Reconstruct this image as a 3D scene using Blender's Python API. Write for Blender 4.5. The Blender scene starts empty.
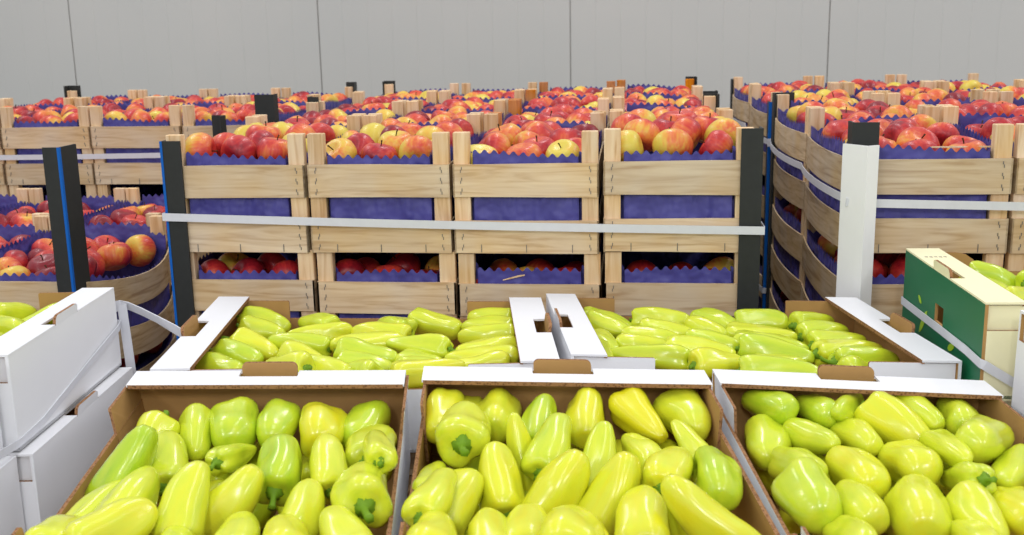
import bpy, bmesh, math, random
import numpy as np
from mathutils import Vector, Matrix

C = bpy.context.scene.collection
scene = bpy.context.scene
RND = random.Random(7)

# ------------------------------------------------------------------ helpers
def lin(c):
    return tuple(((v/255)/12.92 if v/255 <= .04045 else ((v/255+.055)/1.055)**2.4) for v in c) + (1.0,)

def mesh_of(name, verts, faces, mats=(), idx=None, smooth=False):
    me = bpy.data.meshes.new(name)
    me.from_pydata([tuple(v) for v in verts], [], [tuple(f) for f in faces])
    for m in mats: me.materials.append(m)
    if idx is not None:
        me.polygons.foreach_set('material_index', idx)
    if smooth:
        me.polygons.foreach_set('use_smooth', [True]*len(me.polygons))
    me.update()
    return me

def link(name, me, parent=None, loc=(0,0,0)):
    o = bpy.data.objects.new(name, me)
    C.objects.link(o)
    if parent is not None: o.parent = parent
    o.location = loc
    return o

def tag(o, label, cat, group=None, kind=None):
    o['label'] = label
    if cat: o['category'] = cat
    if group: o['group'] = group
    if kind: o['kind'] = kind
    return o

def thing(name, label, cat, loc=(0,0,0), rotz=0.0, group=None):
    o = bpy.data.objects.new(name, None); C.objects.link(o)
    o.empty_display_size = .05
    o.location = loc; o.rotation_euler = (0,0,rotz)
    return tag(o, label, cat, group)

def struct(o):
    o['kind'] = 'structure'; return o

class MB:
    """collects boxes / plates / ribbons of one mesh"""
    def __init__(s): s.v=[]; s.f=[]; s.m=[]
    def quad(s, a,b,c,d,m=0):
        n=len(s.v); s.v += [a,b,c,d]; s.f.append((n,n+1,n+2,n+3)); s.m.append(m)
    def box(s, x0,x1,y0,y1,z0,z1, m=0, top=None, bev=0.0):
        n=len(s.v)
        if bev<=0:
            s.v += [(x0,y0,z0),(x1,y0,z0),(x1,y1,z0),(x0,y1,z0),(x0,y0,z1),(x1,y0,z1),(x1,y1,z1),(x0,y1,z1)]
            for f in ((0,3,2,1),(4,5,6,7),(0,1,5,4),(1,2,6,5),(2,3,7,6),(3,0,4,7)):
                s.f.append(tuple(n+i for i in f)); s.m.append(m)
        else:
            bm=bmesh.new()
            bmesh.ops.create_cube(bm,size=1.0)
            for v in bm.verts:
                v.co=Vector((x0+(v.co.x+.5)*(x1-x0), y0+(v.co.y+.5)*(y1-y0), z0+(v.co.z+.5)*(z1-z0)))
            bmesh.ops.bevel(bm,geom=list(bm.edges),offset=bev,segments=1,affect='EDGES')
            bm.verts.ensure_lookup_table()
            for v in bm.verts: s.v.append(tuple(v.co))
            for f in bm.faces: s.f.append(tuple(n+v.index for v in f.verts)); s.m.append(m)
            bm.free()
    def prism(s, poly, mp, th, ma=0, mb=0, me=0):
        """poly: 2-D outline; mp(p,q,h) -> world point; a plate of thickness th: face h=th uses ma, h=0 uses mb, rim me"""
        n=len(s.v); k=len(poly)
        s.v += [mp(p,q,th) for p,q in poly]+[mp(p,q,0) for p,q in poly]
        s.f.append(tuple(range(n,n+k))); s.m.append(ma)
        s.f.append(tuple(range(n+2*k-1,n+k-1,-1))); s.m.append(mb)
        for i in range(k):
            j=(i+1)%k
            s.f.append((n+i,n+k+i,n+k+j,n+j)); s.m.append(me)
    def build(s, name, mats, smooth=False, fix=True):
        me=mesh_of(name,s.v,s.f,mats,s.m,smooth)
        if fix:
            bm=bmesh.new(); bm.from_mesh(me)
            bmesh.ops.recalc_face_normals(bm,faces=bm.faces); bm.to_mesh(me); bm.free()
        return me

# ------------------------------------------------------------------ materials
def newmat(name):
    m=bpy.data.materials.new(name); m.use_nodes=True
    nt=m.node_tree; b=nt.nodes['Principled BSDF']
    return m,nt,b
def N(nt,t,**kw):
    n=nt.nodes.new(t)
    for k,v in kw.items():
        if k in n.inputs: n.inputs[k].default_value=v
        else: setattr(n,k,v)
    return n
def ramp(nt,stops):
    r=nt.nodes.new('ShaderNodeValToRGB'); e=r.color_ramp.elements
    while len(e)>1: e.remove(e[-1])
    e[0].position=stops[0][0]; e[0].color=stops[0][1]
    for p,c in stops[1:]:
        x=e.new(p); x.color=c
    return r

def wood(name, light, mid, dark, axis='X', scale=1.0):
    m,nt,b=newmat(name); L=nt.links
    tc=N(nt,'ShaderNodeTexCoord'); oi=N(nt,'ShaderNodeObjectInfo')
    off=N(nt,'ShaderNodeVectorMath',operation='ADD')
    mul=N(nt,'ShaderNodeVectorMath',operation='SCALE'); mul.inputs['Scale'].default_value=37.0
    cx=N(nt,'ShaderNodeCombineXYZ')
    for i in range(3): L.new(oi.outputs['Random'],cx.inputs[i])
    L.new(cx.outputs[0],mul.inputs[0])
    L.new(tc.outputs['Object'],off.inputs[0]); L.new(mul.outputs[0],off.inputs[1])
    mp=N(nt,'ShaderNodeMapping')
    s={'X':(5,60,60),'Y':(60,5,60),'Z':(60,60,5)}[axis]
    mp.inputs['Scale'].default_value=[v*scale for v in s]
    L.new(off.outputs[0],mp.inputs[0])
    n1=N(nt,'ShaderNodeTexNoise'); n1.inputs['Scale'].default_value=1.0; n1.inputs['Detail'].default_value=4; n1.inputs['Distortion'].default_value=1.2
    L.new(mp.outputs[0],n1.inputs['Vector'])
    n2=N(nt,'ShaderNodeTexNoise'); n2.inputs['Scale'].default_value=9.0; n2.inputs['Detail'].default_value=2
    L.new(off.outputs[0],n2.inputs['Vector'])
    r=ramp(nt,[(.30,dark),(.47,mid),(.68,light)])
    L.new(n1.outputs['Fac'],r.inputs[0])
    # per-piece tint and blotches
    hs=N(nt,'ShaderNodeHueSaturation')
    mr=N(nt,'ShaderNodeMapRange'); mr.inputs['To Min'].default_value=.88; mr.inputs['To Max'].default_value=1.1
    L.new(oi.outputs['Random'],mr.inputs['Value'])
    mr2=N(nt,'ShaderNodeMapRange'); mr2.inputs['From Min'].default_value=.3; mr2.inputs['From Max'].default_value=.7
    mr2.inputs['To Min'].default_value=.8; mr2.inputs['To Max'].default_value=1.15
    L.new(n2.outputs['Fac'],mr2.inputs['Value'])
    L.new(mr2.outputs[0],hs.inputs['Saturation']); L.new(mr.outputs[0],hs.inputs['Value'])
    L.new(r.outputs[0],hs.inputs['Color']); L.new(hs.outputs[0],b.inputs['Base Color'])
    b.inputs['Roughness'].default_value=.75
    b.inputs['Specular IOR Level'].default_value=.25
    bp=N(nt,'ShaderNodeBump'); bp.inputs['Strength'].default_value=.15; bp.inputs['Distance'].default_value=.002
    L.new(n1.outputs['Fac'],bp.inputs['Height']); L.new(bp.outputs[0],b.inputs['Normal'])
    return m

def plain(name, col, rough=.6, spec=.3, noise=.06, nscale=40, bump=0.0, bscale=80):
    m,nt,b=newmat(name); L=nt.links
    tc=N(nt,'ShaderNodeTexCoord'); n=N(nt,'ShaderNodeTexNoise'); n.inputs['Scale'].default_value=nscale; n.inputs['Detail'].default_value=3
    L.new(tc.outputs['Object'],n.inputs['Vector'])
    hs=N(nt,'ShaderNodeHueSaturation'); hs.inputs['Color'].default_value=col
    mr=N(nt,'ShaderNodeMapRange'); mr.inputs['To Min'].default_value=1-noise*2; mr.inputs['To Max'].default_value=1+noise*2
    L.new(n.outputs['Fac'],mr.inputs['Value']); L.new(mr.outputs[0],hs.inputs['Value'])
    L.new(hs.outputs[0],b.inputs['Base Color'])
    b.inputs['Roughness'].default_value=rough; b.inputs['Specular IOR Level'].default_value=spec
    if bump>0:
        n2=N(nt,'ShaderNodeTexNoise'); n2.inputs['Scale'].default_value=bscale; n2.inputs['Detail'].default_value=2
        L.new(tc.outputs['Object'],n2.inputs['Vector'])
        bp=N(nt,'ShaderNodeBump'); bp.inputs['Strength'].default_value=bump; bp.inputs['Distance'].default_value=.003
        L.new(n2.outputs['Fac'],bp.inputs['Height']); L.new(bp.outputs[0],b.inputs['Normal'])
    return m

def corrugated(name, c1, c2):
    m,nt,b=newmat(name); L=nt.links
    tc=N(nt,'ShaderNodeTexCoord'); w=N(nt,'ShaderNodeTexVoronoi'); w.inputs['Scale'].default_value=260
    L.new(tc.outputs['Object'],w.inputs['Vector'])
    r=ramp(nt,[(.15,c2),(.55,c1)]); L.new(w.outputs['Distance'],r.inputs[0]); L.new(r.outputs[0],b.inputs['Base Color'])
    b.inputs['Roughness'].default_value=.85; b.inputs['Specular IOR Level'].default_value=.1
    return m

W_SLAT = wood('slat_wood', lin((224,200,165)), lin((213,186,150)), lin((192,160,122)),'X')
W_SIDE = wood('side_slat_wood', lin((206,182,148)), lin((190,164,128)), lin((162,132,98)),'Y')
W_POST = wood('post_wood', lin((234,206,168)), lin((224,190,148)), lin((200,158,112)),'Z')
W_ORANGE = wood('stained_post_wood', lin((205,135,60)), lin((190,115,45)), lin((150,85,30)),'Z')
BLUE = plain('blue_paper', lin((72,69,146)), .5, .45, .09, 14, 1.0, 17)
for n in BLUE.node_tree.nodes:
    if n.type=='BUMP': n.inputs['Distance'].default_value=.022
BLACK = plain('black_board', lin((42,44,43)), .55, .35, .1, 60)
STRIPE = plain('blue_stripe', lin((0,95,185)), .5, .3, .02)
WHITEB = plain('white_board', lin((242,242,242)), .5, .35, .01, 30)
WHITE = plain('white_card', lin((234,234,238)), .55, .3, .008, 25)
KRAFT = plain('kraft_card', lin((178,138,86)), .8, .2, .06, 30)
EDGE = corrugated('cut_card_edge', lin((160,118,84)), lin((98,68,46)))
GREEN = plain('green_card', lin((6,106,66)), .45, .4, .04, 12)
CREAM = plain('cream_card', lin((244,238,198)), .6, .3, .015, 25)
STRAPM = plain('strap_plastic', lin((216,217,224)), .35, .5, .03, 50)
STEEL = plain('staple_steel', lin((112,108,104)), .4, .5, .05)
FLOORM = plain('floor_concrete', lin((150,148,144)), .6, .3, .06, 6)
PALLETW = wood('pallet_wood', lin((190,160,120)), lin((170,138,98)), lin((130,100,70)),'X')
STEMM = plain('pepper_stem', lin((112,150,30)), .6, .3, .12, 3)
APSTEM = plain('apple_stem', lin((70,50,30)), .8, .2, .1, 60)
LEAFP = plain('printed_pepper_green', lin((165,200,30)), .45, .4, .05, 60)
INK = plain('grey_ink', lin((150,135,120)), .8, .1, .05)
HOLE = plain('dark_card_gap', lin((90,64,42)), .9, .1, .05)

def wall_mat():
    m,nt,b=newmat('painted_panel'); L=nt.links
    tc=N(nt,'ShaderNodeTexCoord'); n=N(nt,'ShaderNodeTexNoise'); n.inputs['Scale'].default_value=1.3; n.inputs['Detail'].default_value=3
    L.new(tc.outputs['Object'],n.inputs['Vector'])
    r=ramp(nt,[(.3,lin((194,194,191))),(.7,lin((200,198,194)))]); L.new(n.outputs['Fac'],r.inputs[0])
    L.new(r.outputs[0],b.inputs['Base Color']); b.inputs['Roughness'].default_value=.6; b.inputs['Specular IOR Level'].default_value=.2
    return m
WALL=wall_mat()
SEAM=plain('panel_joint', lin((176,174,170)), .8, .1, .02)

def pepper_mat():
    m,nt,b=newmat('pepper_skin'); L=nt.links
    oi=N(nt,'ShaderNodeObjectInfo'); tc=N(nt,'ShaderNodeTexCoord')
    n=N(nt,'ShaderNodeTexNoise'); n.inputs['Scale'].default_value=2.2; n.inputs['Detail'].default_value=3
    off=N(nt,'ShaderNodeVectorMath',operation='ADD'); cx=N(nt,'ShaderNodeCombineXYZ')
    ml=N(nt,'ShaderNodeMath',operation='MULTIPLY'); ml.inputs[1].default_value=50
    L.new(oi.outputs['Random'],ml.inputs[0]); L.new(ml.outputs[0],cx.inputs[0]); L.new(ml.outputs[0],cx.inputs[2])
    L.new(tc.outputs['Object'],off.inputs[0]); L.new(cx.outputs[0],off.inputs[1]); L.new(off.outputs[0],n.inputs['Vector'])
    sep=N(nt,'ShaderNodeSeparateColor'); L.new(oi.outputs['Color'],sep.inputs[0])
    a=N(nt,'ShaderNodeMath',operation='MULTIPLY_ADD'); a.inputs[1].default_value=.7; a.inputs[2].default_value=-.35
    L.new(n.outputs['Fac'],a.inputs[0])
    s=N(nt,'ShaderNodeMath',operation='ADD',use_clamp=True); L.new(a.outputs[0],s.inputs[0]); L.new(sep.outputs['Red'],s.inputs[1])
    r=ramp(nt,[(0,lin((228,220,34))),(.3,lin((218,224,54))),(.62,lin((196,214,48))),(1,lin((160,198,32)))])
    L.new(s.outputs[0],r.inputs[0]); L.new(r.outputs[0],b.inputs['Base Color'])
    b.inputs['Roughness'].default_value=.24; b.inputs['Specular IOR Level'].default_value=.5
    b.inputs['Subsurface Weight'].default_value=.12; b.inputs['Subsurface Radius'].default_value=(.012,.012,.004); b.inputs['Subsurface Scale'].default_value=.6
    b.inputs['Coat Weight'].default_value=.3; b.inputs['Coat Roughness'].default_value=.12
    return m
PEPPER=pepper_mat()

def apple_mat(name, attr):
    m,nt,b=newmat(name); L=nt.links
    lc=N(nt,'ShaderNodeAttribute',attribute_name='lc')
    if attr:
        tn=N(nt,'ShaderNodeAttribute',attribute_name='tint'); tint=tn.outputs['Color']
    else:
        tn=N(nt,'ShaderNodeObjectInfo'); tint=tn.outputs['Color']
    sep=N(nt,'ShaderNodeSeparateColor'); L.new(tint,sep.inputs[0])
    cx=N(nt,'ShaderNodeCombineXYZ'); k=N(nt,'ShaderNodeMath',operation='MULTIPLY'); k.inputs[1].default_value=60
    L.new(sep.outputs['Green'],k.inputs[0]); L.new(k.outputs[0],cx.inputs[0]); L.new(k.outputs[0],cx.inputs[1])
    def noise(sc,scale3,det):
        mp=N(nt,'ShaderNodeMapping'); mp.inputs['Scale'].default_value=scale3
        ad=N(nt,'ShaderNodeVectorMath',operation='ADD')
        L.new(lc.outputs['Vector'],mp.inputs[0]); L.new(mp.outputs[0],ad.inputs[0]); L.new(cx.outputs[0],ad.inputs[1])
        n=N(nt,'ShaderNodeTexNoise'); n.inputs['Scale'].default_value=sc; n.inputs['Detail'].default_value=det
        L.new(ad.outputs[0],n.inputs['Vector']); return n.outputs['Fac']
    big=noise(.5,(1,1,1),1); stre=noise(7,(1,1,.12),4)
    # blush = redness + 1.5*(big-.5) + .8*(streak-.5)
    a=N(nt,'ShaderNodeMath',operation='MULTIPLY_ADD'); a.inputs[1].default_value=1.7; a.inputs[2].default_value=-.85; L.new(big,a.inputs[0])
    c=N(nt,'ShaderNodeMath',operation='MULTIPLY_ADD'); c.inputs[1].default_value=.5; c.inputs[2].default_value=-.25; L.new(stre,c.inputs[0])
    d=N(nt,'ShaderNodeMath',operation='ADD'); L.new(a.outputs[0],d.inputs[0]); L.new(c.outputs[0],d.inputs[1])
    e=N(nt,'ShaderNodeMath',operation='ADD',use_clamp=True); L.new(d.outputs[0],e.inputs[0]); L.new(sep.outputs['Red'],e.inputs[1])
    r=ramp(nt,[(0,lin((218,196,78))),(.20,lin((226,178,72))),(.38,lin((224,122,62))),(.58,lin((206,66,52))),(.8,lin((176,36,44))),(1,lin((130,18,34)))])
    L.new(e.outputs[0],r.inputs[0])
    L.new(r.outputs[0],b.inputs['Base Color'])
    b.inputs['Roughness'].default_value=.38; b.inputs['Specular IOR Level'].default_value=.4
    b.inputs['Coat Weight'].default_value=.1; b.inputs['Coat Roughness'].default_value=.2
    return m
APPLE=apple_mat('apple_skin',False); APPLEJ=apple_mat('apple_skin_pile',True)

# ------------------------------------------------------------------ apples
def lathe(profile, seg):
    v=[];f=[]
    n=len(profile)
    for (r,z) in profile:
        for k in range(seg):
            a=2*math.pi*k/seg; v.append((r*math.cos(a),r*math.sin(a),z))
    for i in range(n-1):
        for k in range(seg):
            k2=(k+1)%seg
            f.append((i*seg+k,i*seg+k2,(i+1)*seg+k2,(i+1)*seg+k))
    f.append(tuple(range(seg-1,-1,-1))); f.append(tuple((n-1)*seg+k for k in range(seg)))
    return v,f
def apple_profile(n):
    pr=[]
    for i in range(n):
        t=math.pi*(i+.35)/(n-.3)         # 0 bottom .. pi top
        r=math.sin(t)**.86
        z=-math.cos(t)*.88
        z += .02*math.cos(t)
        if t<.75: z += .22*(1-t/.75)**1.4
        if t>math.pi-.8: z -= .34*((t-(math.pi-.8))/.8)**1.5
        r*= 1+.05*math.sin(t+.5)*(1 if z>0 else .3)
        pr.append((max(r,.03),z))
    return pr
def apple_verts(seed, n, seg):
    rr=random.Random(seed)
    v,f=lathe(apple_profile(n),seg)
    ph=rr.random()*6; am=.02+.03*rr.random(); q=[rr.uniform(-.05,.05) for _ in range(4)]
    out=[]
    for x,y,z in v:
        a=math.atan2(y,x); s=1+am*math.cos(5*a+ph)*max(0,-z)*.8+q[0]*math.cos(a)+q[1]*math.sin(2*a)
        out.append((x*s,y*s,z*(1+q[2])+x*q[3]))
    return out,f
def apple_mesh(seed):
    v,f=apple_verts(seed,15,22)
    me=mesh_of('apple',v,f,[APPLE],None,True)
    at=me.attributes.new('lc','FLOAT_VECTOR','POINT'); at.data.foreach_set('vector',np.array(v,dtype=np.float32).ravel())
    return me
APPLES=[apple_mesh(100+i) for i in range(8)]
APLOW=[apple_verts(100+i,9,13) for i in range(8)]
def apple_stem_mesh():
    mb=MB(); pts=[(0,0,.46),(.02,0,.60),(.05,.02,.76),(.10,.03,.92)]; rad=[.04,.032,.034,.046]
    for p,r in zip(pts,rad):
        for k in range(6):
            a=k*math.pi/3; mb.v.append((p[0]+r*math.cos(a),p[1]+r*math.sin(a),p[2]))
    for i in range(3):
        for k in range(6): mb.f.append((i*6+k,i*6+(k+1)%6,(i+1)*6+(k+1)%6,(i+1)*6+k)); mb.m.append(0)
    mb.f.append(tuple(18+k for k in range(6))); mb.m.append(0)
    return mb.build('stem',[APSTEM],True)
APSTEM_ME=apple_stem_mesh()

# ------------------------------------------------------------------ apple crates
CW,CD,CH=.293,.505,.245          # width, depth, height of a crate
PITCH=.244                        # height of one layer
def bulged(b,t): return b*math.sin(math.pi*t)**.8 if 0<t<1 else 0.0
def side_slat_mesh(D,bulge,sgn,h=.067,seed=0):
    rr=random.Random(seed); v=[];f=[]; n=14; th=.0035
    for i in range(n+1):
        t=i/n; y=D*t; x=sgn*bulged(bulge,t); sag=-(.22 if bulge<.045 else .5)*bulge*math.sin(math.pi*t)
        for dx,z in ((0,0),(th,0),(th,h),(0,h)):
            v.append((x+dx*sgn*-1, y, z+sag))
    for i in range(n):
        for k in range(4):
            k2=(k+1)%4; a=i*4; f.append((a+k,a+k2,a+4+k2,a+4+k))
    f.append((0,1,2,3)); f.append((n*4+3,n*4+2,n*4+1,n*4))
    me=mesh_of('side_slat',v,f,[W_SIDE]); bm=bmesh.new(); bm.from_mesh(me); bmesh.ops.recalc_face_normals(bm,faces=bm.faces); bm.to_mesh(me); bm.free()
    return me
def end_slat_mesh(h=.067,seed=0):
    rr=random.Random(seed); mb=MB(); n=10; w0,w1,w2=rr.uniform(-.0012,.0012),rr.uniform(-.0012,.0012),rr.uniform(0,6)
    th=.006
    for i in range(n+1):
        t=i/n; x=CW*t
        zb=w0*math.sin(3*t+w2); zt=h+w1*math.sin(4*t+w2)
        for y,z in ((0,zb),(th,zb),(th,zt),(0,zt)): mb.v.append((x,y,z))
    for i in range(n):
        for k in range(4): mb.f.append((i*4+k,i*4+(k+1)%4,i*4+4+(k+1)%4,i*4+4+k)); mb.m.append(0)
    mb.f.append((0,1,2,3)); mb.f.append((n*4,n*4+1,n*4+2,n*4+3)); mb.m += [0,0]
    return mb.build('end_slat',[W_SLAT])
END_SLATS=[end_slat_mesh(.067,i) for i in range(5)]
def staples_mesh(low):
    mb=MB()
    for sx in (.017,CW-.017):
        for z in (.012,.034,.056):
            dx=.0022*(1 if sx<.1 else -1)
            for q in range(2):
                mb.box(sx-.0007+dx*(q-.5),sx+.0007+dx*(q-.5),-.0012,.0005,z-.006+q*.006,z+q*.006)
    if low:
        for sx in (.055,.147,.24): mb.box(sx-.0007,sx+.0007,-.0012,.0005,.002,.018)
    return mb.build('staples',[STEEL])
STAPLES=(staples_mesh(False),staples_mesh(True))
def post_mesh(mat):
    mb=MB(); mb.box(0,.033,0,.022,.004,CH,bev=.0012); return mb.build('corner_post',[mat])
POST,POST_O=post_mesh(W_POST),post_mesh(W_ORANGE)
mb=MB(); mb.box(.004,CW-.004,.004,CD-.004,.0,.004); 
BOTTOM=mb.build('bottom_board',[W_SIDE])
SIDES={}
def side(D,b,s):
    k=(b,s)
    if k not in SIDES: SIDES[k]=[side_slat_mesh(D,b,s,.067,i) for i in range(2)]
    return SIDES[k]
def liner_mesh(seed,bl=0.0,br=0.0,top=.200,tear=False):
    rr=random.Random(seed)
    x0,x1,y0,y1=.006,CW-.006,.008,CD-.008; c=.034; cy=.024
    # ring with corners cut inside the posts
    P=[(x0+c,y0),(x1-c,y0),(x1-c,y0+cy),(x1,y0+cy),(x1,y1-cy),(x1-c,y1-cy),(x1-c,y1),(x0+c,y1),(x0+c,y1-cy),(x0,y1-cy),(x0,y0+cy),(x0+c,y0+cy)]
    pts=[]; step=.0021
    for i in range(len(P)):
        a=P[i]; b=P[(i+1)%len(P)]; L=math.hypot(b[0]-a[0],b[1]-a[1]); n=max(1,int(L/step))
        for k in range(n): pts.append((a[0]+(b[0]-a[0])*k/n,a[1]+(b[1]-a[1])*k/n,i))
    w1,w2,p1,p2=rr.uniform(.002,.006),rr.uniform(.001,.004),rr.uniform(0,6),rr.uniform(0,6)
    per=.0195; rows=10; v=[];f=[]
    s=0; prev=None
    fr_up=rr.uniform(-.004,.006)
    for (x,y,i) in pts:
        if prev: s+=math.hypot(x-prev[0],y-prev[1])
        prev=(x,y)
        t=(y-y0)/(y1-y0)
        zt=top+w1*math.sin(s*9+p1)+w2*math.sin(s*23+p2)+.0040*math.sin(2*math.pi*s/per)
        if i in (0,): zt+=fr_up
        if i in (3,4,9,10): zt+=.006
        if i in (6,): zt+=.020
        if bl and i in (9,): zt-= .22*bulged(bl,t)
        if br and i in (3,): zt-= .012+.75*bulged(br,t)
        for r in range(rows):
            q=r/(rows-1); z=.007+(zt-.007)*q
            cr=(.0085*math.sin(s*31+z*55+p1)*math.sin(z*40+s*17+p2)+.0035*math.sin(s*83-z*120+p2)+.0012*math.sin(s*150+z*190+p1))*math.sin(math.pi*min(1,q*1.02))
            xx,yy=x,y
            if i in (0,): yy+=abs(cr)+.003*q*q
            elif i==6: yy-=abs(cr)
            elif i in (3,4): xx-=abs(cr)*.6; 
            elif i in (9,10): xx+=abs(cr)*.6
            if i==9 or i==10: xx-=bulged(bl,min(1,max(0,t)))*.9
            if i==3 or i==4: xx+=bulged(br,min(1,max(0,t)))*.9
            v.append((xx,yy,z))
    n=len(pts)
    for k in range(n):
        k2=(k+1)%n
        for r in range(rows-1): f.append((k*rows+r,k2*rows+r,k2*rows+r+1,k*rows+r+1))
    return mesh_of('paper_liner',v,f,[BLUE],None,True)
LINERS={}
def liner(var,bl,br,top=.200):
    k=(var,bl,br,top)
    if k not in LINERS: LINERS[k]=liner_mesh(var*13+5,bl,br,top)
    return LINERS[k]

CR=0
def make_crate(loc, rz, label, group, bl=0.0, br=0.0, sx=1.0, sy=1.0, orange=(), staples=True, name='apple_crate', top=.200):
    global CR; CR+=1
    rr=random.Random(CR*31+3)
    t=thing(name,label,'crate',loc,rz,group); t.scale=(sx,sy,1)
    for i,(y,z,flip) in enumerate(((0,.115,0),(0,0,0),(CD-.006,.115,1),(CD-.006,0,1))):
        e=link('end_slat',rr.choice(END_SLATS),t,(0,y,z))
        if staples and i<2: link('staples',STAPLES[i],e)
    for k,(x,y) in enumerate(((.001,.0065),(CW-.034,.0065),(.001,CD-.0285),(CW-.034,CD-.0285))):
        p=link('corner_post',POST_O if k in orange else POST,t,(x,y,0))
        if k in orange: p['label']='orange-brown stained corner post'
    for b,s,x in ((bl,-1,0.0),(br,1,CW)):
        for i,z in enumerate((.115,0)):
            link('side_slat',side(CD,b,s)[i],t,(x,0,z))
    link('bottom_board',BOTTOM,t)
    lo=link('paper_liner',liner(CR%4,bl,br,top),t)
    lo['label']='blue paper liner with scalloped top edge'
    return t
def crate_solid():
    """one plain mesh for crates that stand hidden inside or low in a stack"""
    mb=MB()
    for y in (0,CD-.006):
        for z in (0,.115): mb.box(0,CW,y,y+.006,z,z+.067)
    for x in (0,CW-.0035):
        for z in (0,.115): mb.box(x,x+.0035,.006,CD-.006,z,z+.067)
    for x in (.004,CW-.037):
        for y in (.0065,CD-.0285): mb.box(x,x+.033,y,y+.022,.004,CH)
    mb.box(.004,CW-.004,.007,CD-.007,0,.004)
    mb.box(.007,CW-.007,.03,.032,.005,.19,1); mb.box(.007,CW-.007,CD-.032,CD-.03,.005,.19,1)
    mb.box(.0045,.0065,.032,CD-.032,.005,.19,1); mb.box(CW-.0065,CW-.0045,.032,CD-.032,.005,.19,1)
    return mb.build('apple_crate',[W_SLAT,BLUE])
SOLID=crate_solid()
def plain_crate(loc,rz,sx,sy,label,group):
    o=link('apple_crate',SOLID,None,loc); o.rotation_euler=(0,0,rz); o.scale=(sx,sy,1)
    return tag(o,label,'crate',group)

ORD=['first','second','third','fourth','fifth','sixth','seventh','eighth','ninth','tenth']
APPLE_KEYS=set("m0301,h0252,h0232,m0001,m0310,m0102,m0000,m0302,m0002,m0100,r0011,m0300,m0311,m0202,n0111,m0312,m0101,r0022,m0111,m0210,h0211,n0001,m0201,r0040,n0100,r0021,n0011,m0222,m0230,n0000,m0110,r0130,m0130,n0010,n0312,r0002,m0231,m0032,n0002,m0021,s00101,m0320,r0001,n0210,r1111,m0211,m0331,r1012,n0310,h0222,s00140,m0132,h0220,m0322,r0042,m0022,h0201,n0211,h1230,h1121,h0240,m0122,n0110,m0011,m0221,m0010,m0330,s00121,r0012,h0251,h0210,l0201,m0152,m0200,m0321,r2122,r1041,h1220,h1221,m1221,r3211,m0131,s00100,n0112,n0101,r1010,m1222,r1022,r1040,m0252,h0212,r1030,l0200,r1042,l0101,r0041,m0031,l0300,m0052,m2221,h1130,m1111,r1122,r1121,r2221,l0110,h0241,r2102,r2131,m1010,r1150,m1130,m1052,m2242,n0311,l0202,h1241,r1141,m1251,m0030,l0301,h0202,l0100,n0212,m1141,m0150,m0121,r1112,m2041,h1150,s10140,m1220,m1041,l0102,r0031,r1001,l0311,m2101,l0151,r3121,r2011,l1332,h0230,m1151,h1120,r2111,l0320,r0000,m1040,k0252,l0332,m2321,m2021,h0152,m2312,r2022,m0251,r3001,m1241,r0141,r1032,l0130,m3302,m1011,m0212,l0041,m1021,m2350,r1021,m1321,h1250,r3021,m1110,l0152,m1140,l0321,m1210,h0242,m1242,m0120,m1122,h1240,m2311,m2231,r2041,r1020,l1352,m2330,k0232,m2141,m3011,s00110,m2050,r2032,r1000,m2020,m2102,m0342,r2042,m1332,s10120,m2130,m3222,m1211,r3002,r2040,l0032,r1031,l0210,l1220,m0241,r0140,r0050,l0342,l0232,m3311,s10240,m2250,m1231,r2121,r2002,l1011,l1032,r3221,n0102,r1011,l0221,l1321,l0051,m3031,l1341,l0252,m3250,l0211,h0221,n0202,m2240,m2121,r3010,r0150,m3251,m1331,h1211,r3141,h0142,r0030,l1132,r0010,m2322,m1031,m2230,r2031,l0310,l1051,m3131,r2152,m3101,l1020,r1110,m1230,l0052,m1030,l0250,l1052,m3130,m3211,n0201,m3201,m1050,m3022,r3040,m0012,m2100,l0120,l0340,r3132,m1250,l0330,m3352,r3102,h1140,m1342,r3210,r2240,l0121,r2021,r1002,m2010,m1002,m2110,r1152,m0141,h1151,r1142,r3202,m3112,l1221,m3111,m2210,m3350".split(','))
PILE=[]
def look_apple(red):
    return 'dark red' if red>.85 else 'red' if red>.68 else 'reddish' if red>.5 else 'mottled' if red>.3 else 'yellow'
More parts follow.
